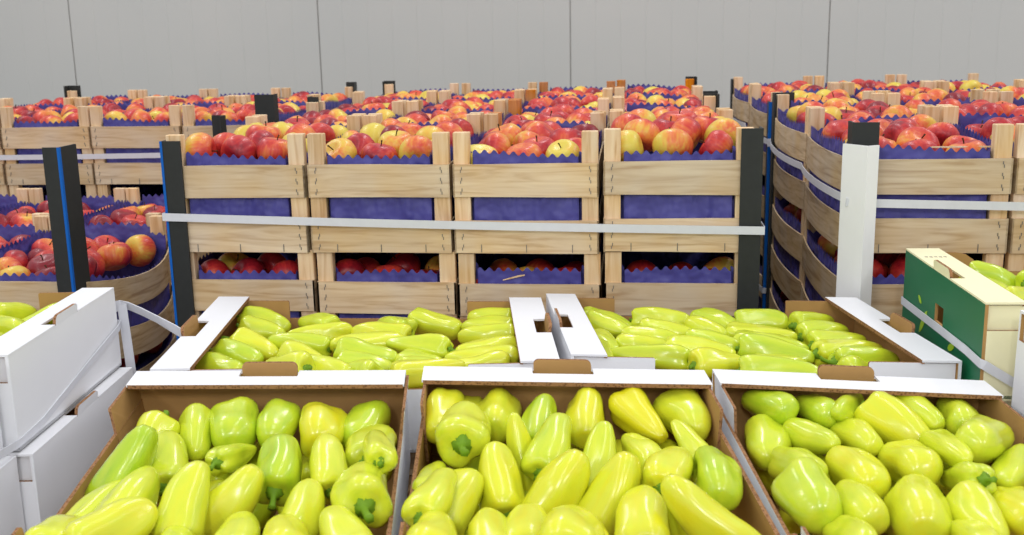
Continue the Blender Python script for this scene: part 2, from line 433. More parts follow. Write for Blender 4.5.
def fill_apples(crate, code, where, group, seed, zc=.205, rows=6, mound=.016, sx=1.0, sy=1.0, redbias=.0, keep_all=False, sz=1.0, two=False):
    rr=random.Random(seed)
    M=Matrix.Translation(crate.location)@Matrix.Rotation(crate.rotation_euler.z,4,'Z')
    items=[]
    for r in range(rows):
        n=3
        y=.050+(CD-.100)*(r/5.0)
        for k in range(n):
            x=(.050 if r%2==0 else .072)+.0855*k
            R_=rr.uniform(.0365,.0420)*sz
            u=(x/CW-.5)*2; w=(y/CD-.5)*2
            z=zc+mound*(1-u*u*.8)*(1-w*w*.6)+rr.uniform(-.008,.010)
            items.append([x+rr.uniform(-.006,.006),y+rr.uniform(-.008,.008),z,R_,r,k])
    # relax so that neighbours do not run into each other
    for it in range(60):
        for i in range(len(items)):
            for j in range(i+1,len(items)):
                a=items[i];b=items[j]
                d=[(a[0]-b[0])*sx,(a[1]-b[1])*sy,a[2]-b[2]]; L=math.sqrt(sum(q*q for q in d))+1e-9; m=(a[3]+b[3])*.985-L
                if m>0:
                    for q in range(3):
                        s=d[q]/L*m*.35*(1.0 if q<2 else .12); a[q]+=s; b[q]-=s
        for a in items:
            a[0]=min(max(a[0],.010+a[3]/sx),CW-.010-a[3]/sx); a[1]=min(max(a[1],.022+a[3]/sy),CD-.020-a[3]/sy)
            a[2]=min(max(zc-.02,a[2]),zc+mound+.012)
    if two:
        for k in range(2):
            items.append([rr.uniform(.09,CW-.09),rr.uniform(.14,CD-.14),zc+mound+.03,rr.uniform(.034,.038)*sz,7,k])
        for it in range(40):
            for i in range(len(items)-2,len(items)):
                a=items[i]
                for j in range(len(items)):
                    if j==i: continue
                    b=items[j]; d=[(a[0]-b[0])*sx,(a[1]-b[1])*sy,a[2]-b[2]]; L=math.sqrt(sum(q*q for q in d))+1e-9; m=(a[3]+b[3])*.98-L
                    if m>0: a[2]+=m*.6; a[0]+=d[0]/L*m*.3; a[1]+=d[1]/L*m*.3
    for (x,y,z,R_,r,k) in items:
        p=M@Vector((x*sx,y*sy,z))
        rot=Matrix.Rotation(rr.uniform(0,6.28),4,'Z')@Matrix.Rotation(rr.choice([0.2,.5,.9,1.3,1.7,2.4])*rr.uniform(.7,1.2),4,'X')@Matrix.Rotation(rr.uniform(0,6.28),4,'Z')
        red=min(1.,max(.05,rr.choice([.16,.28,.38,.46,.54,.6,.66,.72,.86])+redbias+rr.uniform(-.06,.06)))
        tint=(red,rr.random(),0,1); vi=rr.randrange(8)
        key=code+'%d%d'%(r,k)
        if key in APPLE_KEYS or '@'in next(iter(APPLE_KEYS),'@'):
            o=link('apple',APPLES[vi],None)
            o.matrix_world=Matrix.Translation(p)@rot@Matrix.Scale(R_,4)
            o.color=tint
            if r==7: pos='heaped on top, %s of the pair,'%('first' if k==0 else 'second')
            else: pos='%s from left, row %s,'%(ORD[k],['one','two','three','four','five','six','seven'][r])
            tag(o,'%s apple %s %s'%(look_apple(red),pos,where),'apple',group)
            
            link('stem',APSTEM_ME,o)
        else:
            PILE.append((p,rot,R_,tint,vi))

# ---- the stacks
FLOOR=-.878
G_C='apple crates of the central stack'; G_L='apple crates of the tall left stack'; G_R='apple crates of the right stack'; G_LL='apple crates of the low left stack'
ROWN=['front row','second row','third row','back row']
ROWW=['one','two','three','four','five']
MAIN_Y=[0,.5225,1.045,1.5675]
MAIN_X=[-.2975,.0035,.3035,.6035]
COLN=['leftmost column','second column','third column','rightmost column']
for r in range(4):
    for c in range(4):
        org=()
        if r>=1 and c==2: org=(0,2)
        if r==3 and c in (2,3): org=(2,3) if c==2 else (0,2,3)
        jx=RND.uniform(-.003,.003); jz=[.0,.0,.0,.004][c]
        rz=RND.uniform(-.004,.004)
        t=make_crate((MAIN_X[c]+jx,MAIN_Y[r],-.245+jz),rz,'light wooden crate full of apples, %s, %s, top layer of the central stack'%(ROWN[r],COLN[c]),G_C,orange=org,staples=r==0)
        fill_apples(t,'m%d%d'%(r,c),'central stack crate row %s column %s'%(ROWW[r],ROWW[c]),'apples in the central stack',500+r*10+c,zc=[.184,.182,.180,.192][c] if r==0 else .172,mound=[.026,.018,.016,.030][c] if r==0 else .018)
        # layers below
        for k in (1,2):
            z=-.245-PITCH*k
            if r==0 and k==1:
                t2=make_crate((MAIN_X[c]+RND.uniform(-.003,.004)+.004,MAIN_Y[r],z+[.003,0,-.003,.001][c]),0,'light wooden apple crate, front row, %s, second layer of the central stack'%COLN[c],G_C,top=[.2,.2,.214,.208][c])
                fill_apples(t2,'n%d%d'%(r,c),'lower front crate of central stack, column %s'%ROWW[c],'apples in the lower central crates',700+c,zc=[.180,.174,.158,.162][c],rows=2,mound=.0,two=False,redbias=.1)
            else:
                plain_crate((MAIN_X[c],MAIN_Y[r],z),0,1,1,'wooden apple crate in the covered lower layers of the central stack',G_C+' lower layers')

# tall stack at the left, behind
LX=[-1.625,-1.325,-1.028,-.727]; LY=[1.10,1.61]; LZ=-.010
LCOL=['leftmost column','second column','third column','rightmost column']
for r in range(2):
    for c in range(4):
        t=make_crate((LX[c],LY[r],LZ-.245),0,'light wooden crate full of apples, %s, %s, top of tall left stack'%(['front row','back row'][r],LCOL[c]),G_L,staples=r==0)
        fill_apples(t,'l%d%d'%(r,c),'tall left stack crate row %s column %s'%(ROWW[r],ROWW[c]),'apples in the tall left stack',900+r*10+c,zc=.174,mound=.014)
        for k in (1,2):
            z=LZ-.245-PITCH*k
            if r==0 and k==1:
                make_crate((LX[c],LY[r],z),0,'light wooden apple crate, front row, %s, second layer of the tall left stack'%LCOL[c],G_L,staples=False,top=.19)
            else: plain_crate((LX[c],LY[r],z),0,1,1,'wooden apple crate in the covered lower layers of the tall left stack',G_L+' lower layers')

# half emptied stack, near left: two layers left
LLX=[-1.475,-1.166,-.858]; LLY=[-.02,.472]
for r in range(2):
    for c in range(3):
        b=.056 if c==2 else 0.0
        t=make_crate((LLX[c]+[.035,.008][r],LLY[r],-.244-.245),0,'light wooden crate of red apples, %s, %s, top of the low left stack'%(['front row','back row'][r],['leftmost column','middle column','right column'][c]),G_LL,br=b,sx=1.045,sy=.965,staples=True)
        fill_apples(t,'h%d%d'%(r,c),'low left stack crate, %s row, column %s'%(['front','back'][r],ROWW[c]),'apples in the low left stack',1100+r*10+c,zc=.165,mound=.008,sx=1.045,sy=.965,redbias=.14,two=False)
        if c==2:
            t2=make_crate((LLX[c]+[.038,.012][r],LLY[r],-.244-.245-PITCH),.015,'weathered wooden apple crate with bowed side, %s, lower layer of low left stack'%['front row','back row'][r],G_LL,br=.04,sx=1.045,sy=.965,staples=False)
            fill_apples(t2,'k%d%d'%(r,c),'low left stack bottom crate, %s row'%['front','back'][r],'apples in the lower left crates',1150+r,zc=.17,mound=0,sx=1.045,sy=.965,redbias=.14,two=False)
        else: plain_crate((LLX[c],LLY[r],-.244-.245-PITCH),0,1.045,.965,'wooden apple crate in the covered lower layer of the low left stack',G_LL+' lower layer')

# stack at the right, two pallets deep
RX0,RY0,RZ,RROT=1.078,-.03,.008,math.radians(1.0)
RCOL=['left column','middle column','right column']
def rpos(x,y):
    return (RX0+x*math.cos(RROT)-y*math.sin(RROT), RY0+x*math.sin(RROT)+y*math.cos(RROT))
RY=[0,.515,1.09,1.61]
for r in range(4):
    for c in range(3):
        x,y=rpos(.3*c,RY[r]); b=.014 if c==0 else 0.0
        t=make_crate((x,y,RZ-.245),RROT,'light wooden crate full of apples, %s, %s, top layer of the right stack'%(ROWN[r],RCOL[c]),G_R,bl=b,staples=r==0)
        fill_apples(t,'r%d%d'%(r,c),'right stack crate, row %s, column %s'%(ROWW[r],ROWW[c]),'apples in the right stack',1300+r*10+c,zc=.176,mound=.018)
        for k in (1,2):
            z=RZ-.245-PITCH*k
            if (c==0) or (r==0 and k==1):
                t2=make_crate((x,y,z),RROT,'light wooden apple crate, %s, %s, %s layer of the right stack'%(ROWN[r],RCOL[c],['','second','third'][k]),G_R,bl=b,staples=r==0,top=.2)
                if r<2 and (k==1 or c==0): fill_apples(t2,'s%d%d%d'%(r,c,k),'right stack %s-layer crate row %s, column %s'%(['','second','third'][k],ROWW[r],ROWW[c]),'apples in the lower right crates',1400+r*10+c+k*100,zc=.178,mound=.0,two=False,redbias=.1,rows=6 if c==0 else 2)
            else: plain_crate((x,y,z),RROT,1,1,'wooden apple crate in the covered lower layers of the right stack',G_R+' lower layers')

# all apples too small or too covered to count: one heap
def pile(name,items,label):
    V=[];F=[];LC=[];TI=[];n=0
    for p,rot,R_,tint,vi in items:
        v,f=APLOW[vi]; v=np.array(v); Rm=np.array(rot.to_3x3())*R_
        V.append(v@Rm.T+np.array(p)); LC.append(v); TI.append(np.tile(np.array(tint),(len(v),1)))
        F += [tuple(i+n for i in q) for q in f]; n+=len(v)
    V=np.concatenate(V); me=mesh_of(name,V.tolist(),F,[APPLEJ],None,True)
    a=me.attributes.new('lc','FLOAT_VECTOR','POINT'); a.data.foreach_set('vector',np.concatenate(LC).astype(np.float32).ravel())
    a=me.attributes.new('tint','FLOAT_COLOR','POINT'); a.data.foreach_set('color',np.concatenate(TI).astype(np.float32).ravel())
    o=link(name,me); tag(o,label,'apples',None,'stuff')
if PILE: pile('apples',PILE,'the remaining small and half-hidden red and yellow apples filling the crates')

# ------------------------------------------------------------------ pallets
def pallet(x0,y0,w,d,rz,label):
    t=thing('pallet',label,'pallet',(x0,y0,FLOOR),rz,'pallets under the apple stacks')
    mb=MB()
    for k in range(7): mb.box(w*k/7+.01,w*(k+1)/7-.01,0,d,.12,.142)
    link('deck_board',mb.build('deck_board',[PALLETW]),t)
    for k in range(3):
        mb=MB(); yy=[0,d/2-.05,d-.1][k]; mb.box(0,w,yy,yy+.1,0,.02)
        for q in (0,w/2-.07,w-.14): mb.box(q,q+.14,yy,yy+.1,.02,.098)
        mb.box(0,w,yy,yy+.1,.098,.12)
        link('runner',mb.build('runner',[PALLETW]),t)
pallet(-.30,0,1.2,1.03,0,'wooden pallet under the front half of the central stack')
pallet(-.30,1.045,1.2,1.03,0,'wooden pallet under the rear half of the central stack')
pallet(-1.63,1.10,1.2,1.02,0,'wooden pallet under the tall left stack')
pallet(-1.48,-.02,.93,.98,0,'wooden pallet under the low left stack')
x,y=rpos(0,0); pallet(x,y,.9,1.02,RROT,'wooden pallet under the front half of the right stack')
x,y=rpos(0,1.09); pallet(x,y,.9,1.03,RROT,'wooden pallet under the rear half of the right stack')

# ------------------------------------------------------------------ corner protectors (angle boards)
PB=FLOOR+.143
def angle(name,x,y,top,dx,dy,label,mat,group,wx=.042,wy=.042,stripe=None,rz=0.0,bottom=None,th=.005,cat='corner post'):
    """L profile: corner at (x,y); one leg runs dx along X, the other dy along Y"""
    b=PB if bottom is None else bottom
    t=thing(name,label,cat,(x,y,b),rz,group); H=top-b
    mb=MB(); x1=dx*wx; y1=dy*wy
    poly=[(0,0),(x1,0),(x1,dy*th),(dx*th,dy*th),(dx*th,y1),(0,y1)]
    mb.prism(poly,lambda p,q,h:(p,q,h),H)
    link('angle_board',mb.build('angle_board',[mat]),t)
    if stripe:
        mb=MB(); e=.0012
        poly=[(-dx*e,-dy*e),(dx*stripe[0],-dy*e),(dx*stripe[0],-dy*.0002),(-dx*.0002,-dy*.0002),(-dx*.0002,dy*stripe[1]),(-dx*e,dy*stripe[1])]
        mb.prism(poly,lambda p,q,h:(p,q,h),H)
        s=link('edge_stripe',mb.build('edge_stripe',[STRIPE]),t); s['label']='bright blue stripe down the corner'
    return t
GP='corner protectors of the apple stacks'
angle('corner_protector',-.3035,-.008,-.011,1,1,'black corner post with blue edge at left front of the central stack',BLACK,GP,stripe=(.004,.006))
angle('corner_protector',.9115,-.008,.004,-1,1,'plain black corner post at right front corner of the central stack',BLACK,GP)
angle('corner_protector',.9045,1.038,.016,-1,1,'black corner post beyond the second row, right side of central stack',BLACK,GP)
angle('corner_protector',.9045,1.020,.010,-1,-1,'black corner post behind the second row of central stack, right side',BLACK,GP)
angle('corner_protector',-.3045,1.036,.014,1,1,'black corner post at left of the third row of the central stack',BLACK,GP,wx=.034)
angle('corner_protector',-.3045,2.082,.012,1,-1,'black corner post at the far left back of the central stack',BLACK,GP)
angle('corner_protector',.9045,2.082,.012,-1,-1,'black corner post at the far right back of the central stack',BLACK,GP)
angle('corner_protector',-.503,-.046,-.018,-1,1,'black corner post with blue stripe standing alone before the low left stack',BLACK,GP,wx=.036,wy=.072,stripe=(.004,.006))
angle('corner_protector',-.5365,.975,-.032,-1,-1,'short black corner post at the back of the low left stack',BLACK,GP)
angle('corner_protector',-.427,1.092,.020,-1,1,'broad black corner post at right front of the tall left stack',BLACK,GP,wx=.06)
angle('corner_protector',-.427,2.122,.008,-1,-1,'black corner post at the far right back of the tall left stack',BLACK,GP)
angle('corner_protector',-1.632,2.122,.010,1,-1,'black corner post at the far left back of the tall left stack',BLACK,GP,wx=.05)
x,y=rpos(-.007,-.008); angle('corner_protector',x,y,.016,1,1,'black corner post standing behind the white one, right stack',BLACK,GP,wx=.05)
angle('corner_protector',1.092,-.082,-.024,1,1,'white corner post at the left front of the right stack',WHITEB,GP,rz=math.radians(35),wx=.030,wy=.062)
x,y=rpos(-.007,1.03); angle('corner_protector',x,y,.012,1,-1,'black corner post behind the blue-striped one, right stack',BLACK,GP,wx=.06)
x,y=rpos(-.008,1.082); angle('corner_protector',x+.0,y,-.018,1,1,'black corner post with blue stripe halfway along the right stack',BLACK,GP,wx=.045,stripe=(.008,.001),rz=0)
x,y=rpos(-.008,2.124); angle('corner_protector',x,y,.0,1,-1,'black corner post at the far back of the right stack',BLACK,GP)

# ------------------------------------------------------------------ straps
def ribbon(name,pts,w,label,group='straps round the stacks',up=None,th=.0008,cat='strap',closed=False,mat=None):
    """flat band through pts; the width direction is 'up' (vector or one per point)"""
    mb=MB(); P=[Vector(p) for p in pts]; n=len(P)
    for i in range(n):
        u=Vector(up[i]) if isinstance(up,list) else (Vector(up) if up else Vector((0,0,1)))
        a=P[(i-1)%n] if (closed or i>0) else P[i]; b=P[(i+1)%n] if (closed or i<n-1) else P[i]
        t=(b-a).normalized(); u=(u-t*u.dot(t)).normalized(); nn=t.cross(u)
        for su,sn in ((-1,-1),(1,-1),(1,1),(-1,1)):
            mb.v.append(tuple(P[i]+u*su*w/2+nn*sn*th))
    for i in range(n if closed else n-1):
        j=(i+1)%n
        for k in range(4): mb.f.append((i*4+k,i*4+(k+1)%4,j*4+(k+1)%4,j*4+k)); mb.m.append(0)
    if not closed:
        mb.f.append((0,1,2,3)); mb.f.append(tuple((n-1)*4+k for k in (3,2,1,0))); mb.m+=[0,0]
    o=link(name,mb.build(name,[mat or STRAPM]))
    return tag(o,label,cat,group)
def loop(x0,x1,y0,y1,z0,z1,bl=0.0,br=0.0,rows=()):
    """a closed run round a stack; z slides from z0 (left front) to z1 (right front)"""
    pts=[]
    for k in range(9): t=k/8; pts.append((x0+(x1-x0)*t,y0,z0+(z1-z0)*t-.003*math.sin(math.pi*t)))
    pts+= [(x1,y1,z1),(x0,y1,z0)]
    return pts
ribbon('plastic_strap',loop(-.3085,.9175,-.0155,1.083,-.167,-.195),.0165,'white plastic strap across the front of the central stack',closed=True)
ribbon('plastic_strap',loop(-1.66,-.42,1.085,2.14,-.166,-.157),.016,'white plastic strap across the front of the tall left stack',closed=True)
# right stack, front pallet
def rp(x,y,z): a,b=rpos(x,y); return (a,b,z)
pts=[rp(-.014,-.018,-.134)]+[rp(.0+.9*k/6,-.018,-.135-.015*k/6*1.6) for k in range(7)]+[rp(.91,1.03,-.15),rp(-.014,1.05,-.134)]
side_pts=[]
for r in (1,0):
    for k in range(0,9):
        t=1-k/8; side_pts.append(rp(-.010-bulged(.016,t),RY[r]+CD*t,-.131))
ribbon('plastic_strap',pts+side_pts,.016,'white plastic strap round the front half of the right stack',closed=True)
for z,nm in ((-.130,'upper'),(-.572,'lower')):
    pts=[rp(-.013,1.070,z),rp(.91,1.070,z),rp(.91,2.132,z),rp(-.013,2.132,z)]
    for r in (3,2):
        for k in range(0,9):
            t=1-k/8; pts.append(rp(-.013-bulged(.016,t),RY[r]+CD*t,z))
    ribbon('plastic_strap',pts,.016,'%s white plastic strap round the rear half of the right stack'%nm,closed=True)

# ------------------------------------------------------------------ pepper cartons
HB=.145
def carton(name,label,quad,along,H=HB,out=WHITE,ledge=None,side_out=None,inner=KRAFT,low=.040,ear=.135,tabs=(1,1),ears=(1,1,1,1),lw=.058,group='pepper cartons',hole=None,simple=False,flare=0.0,Ls=.6,Lt=.4,round_ear=.02):
    """quad: rim corners BL,BR,FR,FL. along='x': long axis left-right, ledges at the left and right ends; 'y': ledges at the back and front"""
    Qv=[Vector(q) for q in quad]
    nrm=(Qv[1]-Qv[0]).cross(Qv[0]-Qv[3]).normalized()
    if nrm.z<0: nrm=-nrm
    org=(Qv[0]+Qv[1]+Qv[2]+Qv[3])/4-nrm*H
    def W(s,t,z):
        a,b=(s/Ls,t/Lt) if along=='x' else (t/Lt,s/Ls)
        p=(Qv[0]*(1-a)+Qv[1]*a)*(1-b)+(Qv[3]*(1-a)+Qv[2]*a)*b
        return tuple(p+nrm*(z-H)-org)
    ledge=ledge or out; side_out=side_out or out
    T=thing(name,label,'box',org,0,group)
    th=.005
    mats=[out,inner,EDGE,side_out]
    mb=MB()
    # bottom
    mb.prism([(0,0),(Ls,0),(Ls,Lt),(0,Lt)],lambda p,q,h:W(p,q,h),th,1,0,0)
    # end walls
    for e in (0,1):
        s0=0 if e==0 else Ls; d=1 if e==0 else -1
        f=lambda p,q,h,s0=s0,d=d:W(s0+d*(th-h),p,q)
        if hole and hole[0]==e:
            a,b,c,dz=hole[1:]
            for poly in ([(0,0),(a,0),(a,H),(0,H)],[(b,0),(Lt,0),(Lt,H),(b,H)],[(a,0),(b,0),(b,c),(a,c)],[(a,dz),(b,dz),(b,H),(a,H)]):
                mb.prism(poly,f,th,0,1,1)
        else:
            mb.prism([(0,0),(Lt,0),(Lt,H),(0,H)],f,th,0,1,0)
    # long sides, low in the middle
    Hl=H-low
    for e in (0,1):
        t0=0 if e==0 else Lt; d=1 if e==0 else -1
        mb.prism([(th,0),(Ls-th,0),(Ls-th,Hl),(th,Hl)],lambda p,q,h,t0=t0,d=d:W(p,t0+d*(th-h),q),th,3,1,2)
    link('tray',mb.build('tray',mats),T)
    # flat ledges over the two ends with a slot and a raised hand-hole flap
    for e in (0,1):
        s0=0 if e==0 else Ls; d=1 if e==0 else -1
        mb=MB(); g=lambda p,q,h,s0=s0,d=d:W(s0+d*p,q,H+h-.0005)
        c=Lt/2; hw=.043
        polys=[[(0,0),(lw,0),(lw,c-hw),(0,c-hw)],[(0,c+hw),(lw,c+hw),(lw,Lt),(0,Lt)],[(.024,c-hw),(lw,c-hw),(lw,c+hw),(.024,c+hw)]] if tabs[e] else [[(0,0),(lw,0),(lw,Lt),(0,Lt)]]
        for po in polys: mb.prism(po,g,.0035,0,1,0)
        # inner lip, cut edge showing
        mb.prism([(0.002,-.0),(Lt-.002,-.0),(Lt-.002,-.006),(.002,-.006)],lambda p,q,h,s0=s0,d=d:W(s0+d*(lw-.004+h),p,H+.0028+q),.0045,2,2,2)
        link('end_ledge',mb.build('end_ledge',[ledge,inner,EDGE]),T)
        if tabs[e]:
            mb=MB(); r=.008; hh=.017; lo=-.007; po=[]
            for k in range(5): a=math.pi/2*k/4; po.append((c-hw+.002+r-r*math.cos(a),lo+r-r*math.sin(a)))
            for k in range(5): a=math.pi/2*k/4; po.append((c+hw-.002-r+r*math.sin(a),lo+r-r*math.cos(a)))
            for k in range(5): a=math.pi/2*k/4; po.append((c+hw-.002-r+r*math.cos(a),hh-r+r*math.sin(a)))
            for k in range(5): a=math.pi/2*k/4; po.append((c-hw+.002+r-r*math.sin(a),hh-r+r*math.cos(a)))
            mb.prism(po,lambda p,q,h,s0=s0,d=d:W(s0+d*(.0055-h-.12*max(q,0)),p,H+q),.005,0,1,2)
            link('hand_hole_flap',mb.build('hand_hole_flap',[ledge,inner,EDGE]),T)
    # four raised corner flaps on the long sides
    for ti in (0,1):
        t0=0 if ti==0 else Lt; d=1 if ti==0 else -1
        for si in (0,1):
            if not ears[ti*2+si]: continue
            s0=0 if si==0 else Ls; ds=1 if si==0 else -1
            r=round_ear; po=[(.0055,Hl-.05),(ear,Hl-.05)]
            for k in range(5): a=math.pi/2*k/4; po.append((ear-r+r*math.cos(a),H-.003-r+r*math.sin(a)))
            po.append((.0055,H-.003))
            mb=MB(); mb.prism(po,lambda p,q,h,s0=s0,ds=ds,t0=t0,d=d:W(s0+ds*p,t0+d*(.0065+.004-h-flare*max(0,q-Hl)),q),.004,0,1,2)
            link('corner_flap',mb.build('corner_flap',[side_out,inner,EDGE]),T)
    return T,W,nrm,org

QUADS={'L':[[-0.0884, -0.6374, -0.3], [0.3226, -0.6127, -0.3], [0.4215, -1.2036, -0.3314], [0.0105, -1.2284, -0.3314]],
'M':[[0.3462, -0.592, -0.3], [0.7657, -0.5914, -0.3], [0.8387, -1.1861, -0.3314], [0.4192, -1.1867, -0.3314]],
'R':[[0.7846, -0.5547, -0.31], [1.1637, -0.5901, -0.31], [1.2522, -1.1827, -0.3414], [0.8732, -1.1473, -0.3414]],
'A':[[-0.1545, -0.1306, -0.31], [0.4857, -0.1189, -0.31], [0.5482, -0.5205, -0.31], [-0.0871, -0.5965, -0.31]],
'B':[[0.4929, -0.0866, -0.31], [1.0807, -0.1004, -0.31], [1.1598, -0.4973, -0.31], [0.5636, -0.488, -0.31]],
'W':[[-0.8782, -0.367, -0.25], [-0.2813, -0.3062, -0.25], [-0.2387, -0.7238, -0.25], [-0.8357, -0.7846, -0.25]],
'G':[[1.1538, -0.1514, -0.205], [1.7533, -0.1251, -0.205], [1.7706, -0.5214, -0.205], [1.1712, -0.5476, -0.205]]}
QUADS['L'][2][0]-=.006; QUADS['M'][3][0]+=.002; QUADS['M'][2][0]+=.016; QUADS['R'][3][0]-=.014; QUADS['R'][0][0]-=.004
def off(q,dx=0,dy=0,dz=0): return [(p[0]+dx,p[1]+dy,p[2]+dz) for p in q]
carton('pepper_carton','white open carton of pale peppers, front left, nearest the stacked white cartons',QUADS['L'],'y',flare=.30,round_ear=.004)
carton('pepper_carton','white open carton of yellow peppers, middle of the front row',QUADS['M'],'y',flare=.12,round_ear=.004)
carton('pepper_carton','white open carton of stubby green-yellow peppers, front right',QUADS['R'],'y',flare=.12,round_ear=.004)
carton('pepper_carton','white open carton of lying peppers, second row left, before the central stack',QUADS['A'],'x',round_ear=.003)
carton('pepper_carton','white open carton of lying peppers, second row right, beside the green carton',QUADS['B'],'x',round_ear=.003)
carton('pepper_carton','white pepper carton on top of the stack at the left edge',QUADS['W'],'x',round_ear=.003)
carton('pepper_carton','white carton directly under the top one at the left edge, its slot showing',off(QUADS['W'],.022,-.004,-HB-.006),'x',tabs=(0,1))
qn=[]
W_=QUADS['W']; dv=[W_[2][i]-W_[1][i] for i in range(3)]
qn=[(p[0]+dv[0]*1.03-.018,p[1]+dv[1]*1.03,p[2]+dv[2]-.0) for p in W_]
carton('pepper_carton','white carton cut off by the left picture edge, nearer than its neighbour',qn,'x',tabs=(0,0))
carton('pepper_carton','white carton with rounded flap low at the left picture edge',off(qn,.018,0,-HB-.005),'x',tabs=(0,0),round_ear=.02)
tg,WG,nG,oG=carton('pepper_carton','green-sided cream carton of peppers at the right, standing highest',QUADS['G'],'x',out=GREEN,ledge=CREAM,side_out=CREAM,hole=(0,.180,.222,.062,.092),round_ear=.045,ear=.13)
# print on the green end: three pepper shapes, marks on the ledge
mb=MB()
def leaf(mb,t0,z0,t1,z1,w):
    a=Vector((t0,z0)); b=Vector((t1,z1)); n=Vector((-(b-a).y,(b-a).x)).normalized(); po=[]
    for k in range(9):
        s=k/8; p=a.lerp(b,s)+n*w*math.sin(math.pi*s)**.6; po.append((p.x,p.y))
    for k in range(7,0,-1):
        s=k/8; p=a.lerp(b,s)-n*w*math.sin(math.pi*s)**.6; po.append((p.x,p.y))
    mb.prism(po,lambda p,q,h:WG(-.0003-h,p,q),.0006)
for a in ((.105,.020,.142,.068,.007),(.108,.072,.090,.083,.004),(.255,.035,.285,.048,.006)):
    mb=MB(); leaf(mb,*a); o=link('printed_pepper',mb.build('printed_pepper',[LEAFP]),tg); o['label']='yellow-green pepper picture printed on the green end'
mb=MB()
for k in range(5): mb.prism([(.010+.008*k,.075),(.015+.008*k,.0745),(.015+.008*k,.080+.002*(k%2)),(.010+.008*k,.079)],lambda p,q,h:WG(p,q,HB+.0031+h),.0003)
link('ink_mark',mb.build('ink_mark',[INK]),tg)
# same carton below the green one, and the white one beside it
carton('pepper_carton','green-sided cream carton beneath the topmost green one',off(QUADS['G'],0,0,-HB-.003),'x',out=GREEN,ledge=CREAM,side_out=CREAM,tabs=(0,0))
QWR=[(1.205,-.590,-.205),(1.605,-.600,-.205),(1.69,-1.19,-.22),(1.293,-1.18,-.22)]
carton('pepper_carton','white carton with a rounded corner flap at the right picture edge',QWR,'y',round_ear=.03,flare=.05)

# ------------------------------------------------------------------ supports under the pepper cartons
def stand(quad,top,label,grow=.0):
    Qv=[Vector(q) for q in quad]; 
    t=thing('display_stand',label,'stand',((Qv[0]+Qv[2])/2).to_tuple()[:2]+(FLOOR,),0,'display stands under the pepper cartons')
    o=Vector(t.location); mb=MB()
    cq=(Qv[0]+Qv[2])/2
    P=[Vector((q.x,q.y,q.z-top))-o for q in [v+(cq-v)*.03 for v in Qv]]
    n=len(mb.v)
    mb.v += [tuple(p) for p in P]+[tuple(p-Vector((0,0,.03))) for p in P]
    for f in ((0,1,2,3),(7,6,5,4),(0,4,5,1),(1,5,6,2),(2,6,7,3),(3,7,4,0)): mb.f.append(tuple(n+i for i in f)); mb.m.append(0)
    link('stand_top',mb.build('stand_top',[PALLETW]),t)
    c=(P[0]+P[2])/2
    
    for p in P:
        q=p+(c-p)*.10; mb=MB(); mb.box(q.x-.025,q.x+.025,q.y-.025,q.y+.025,0,q.z-.028); link('leg',mb.build('leg',[PALLETW]),t)
for k,l in (('L','front left'),('M','middle front'),('R','front right'),('A','second row left'),('B','second row right')):
    stand(QUADS[k],HB+.001,'plain wooden stand under the %s pepper carton'%l)
stand(QUADS['W'],2*HB+.007,'plain wooden stand under the stacked white cartons at left')
stand(qn,2*HB+.007,'plain wooden stand under the nearest stacked white cartons at left')
stand(QUADS['G'],2*HB+.005,'plain wooden stand under the green cartons')
stand(QWR,HB+.001,'plain wooden stand under the white carton at right edge')

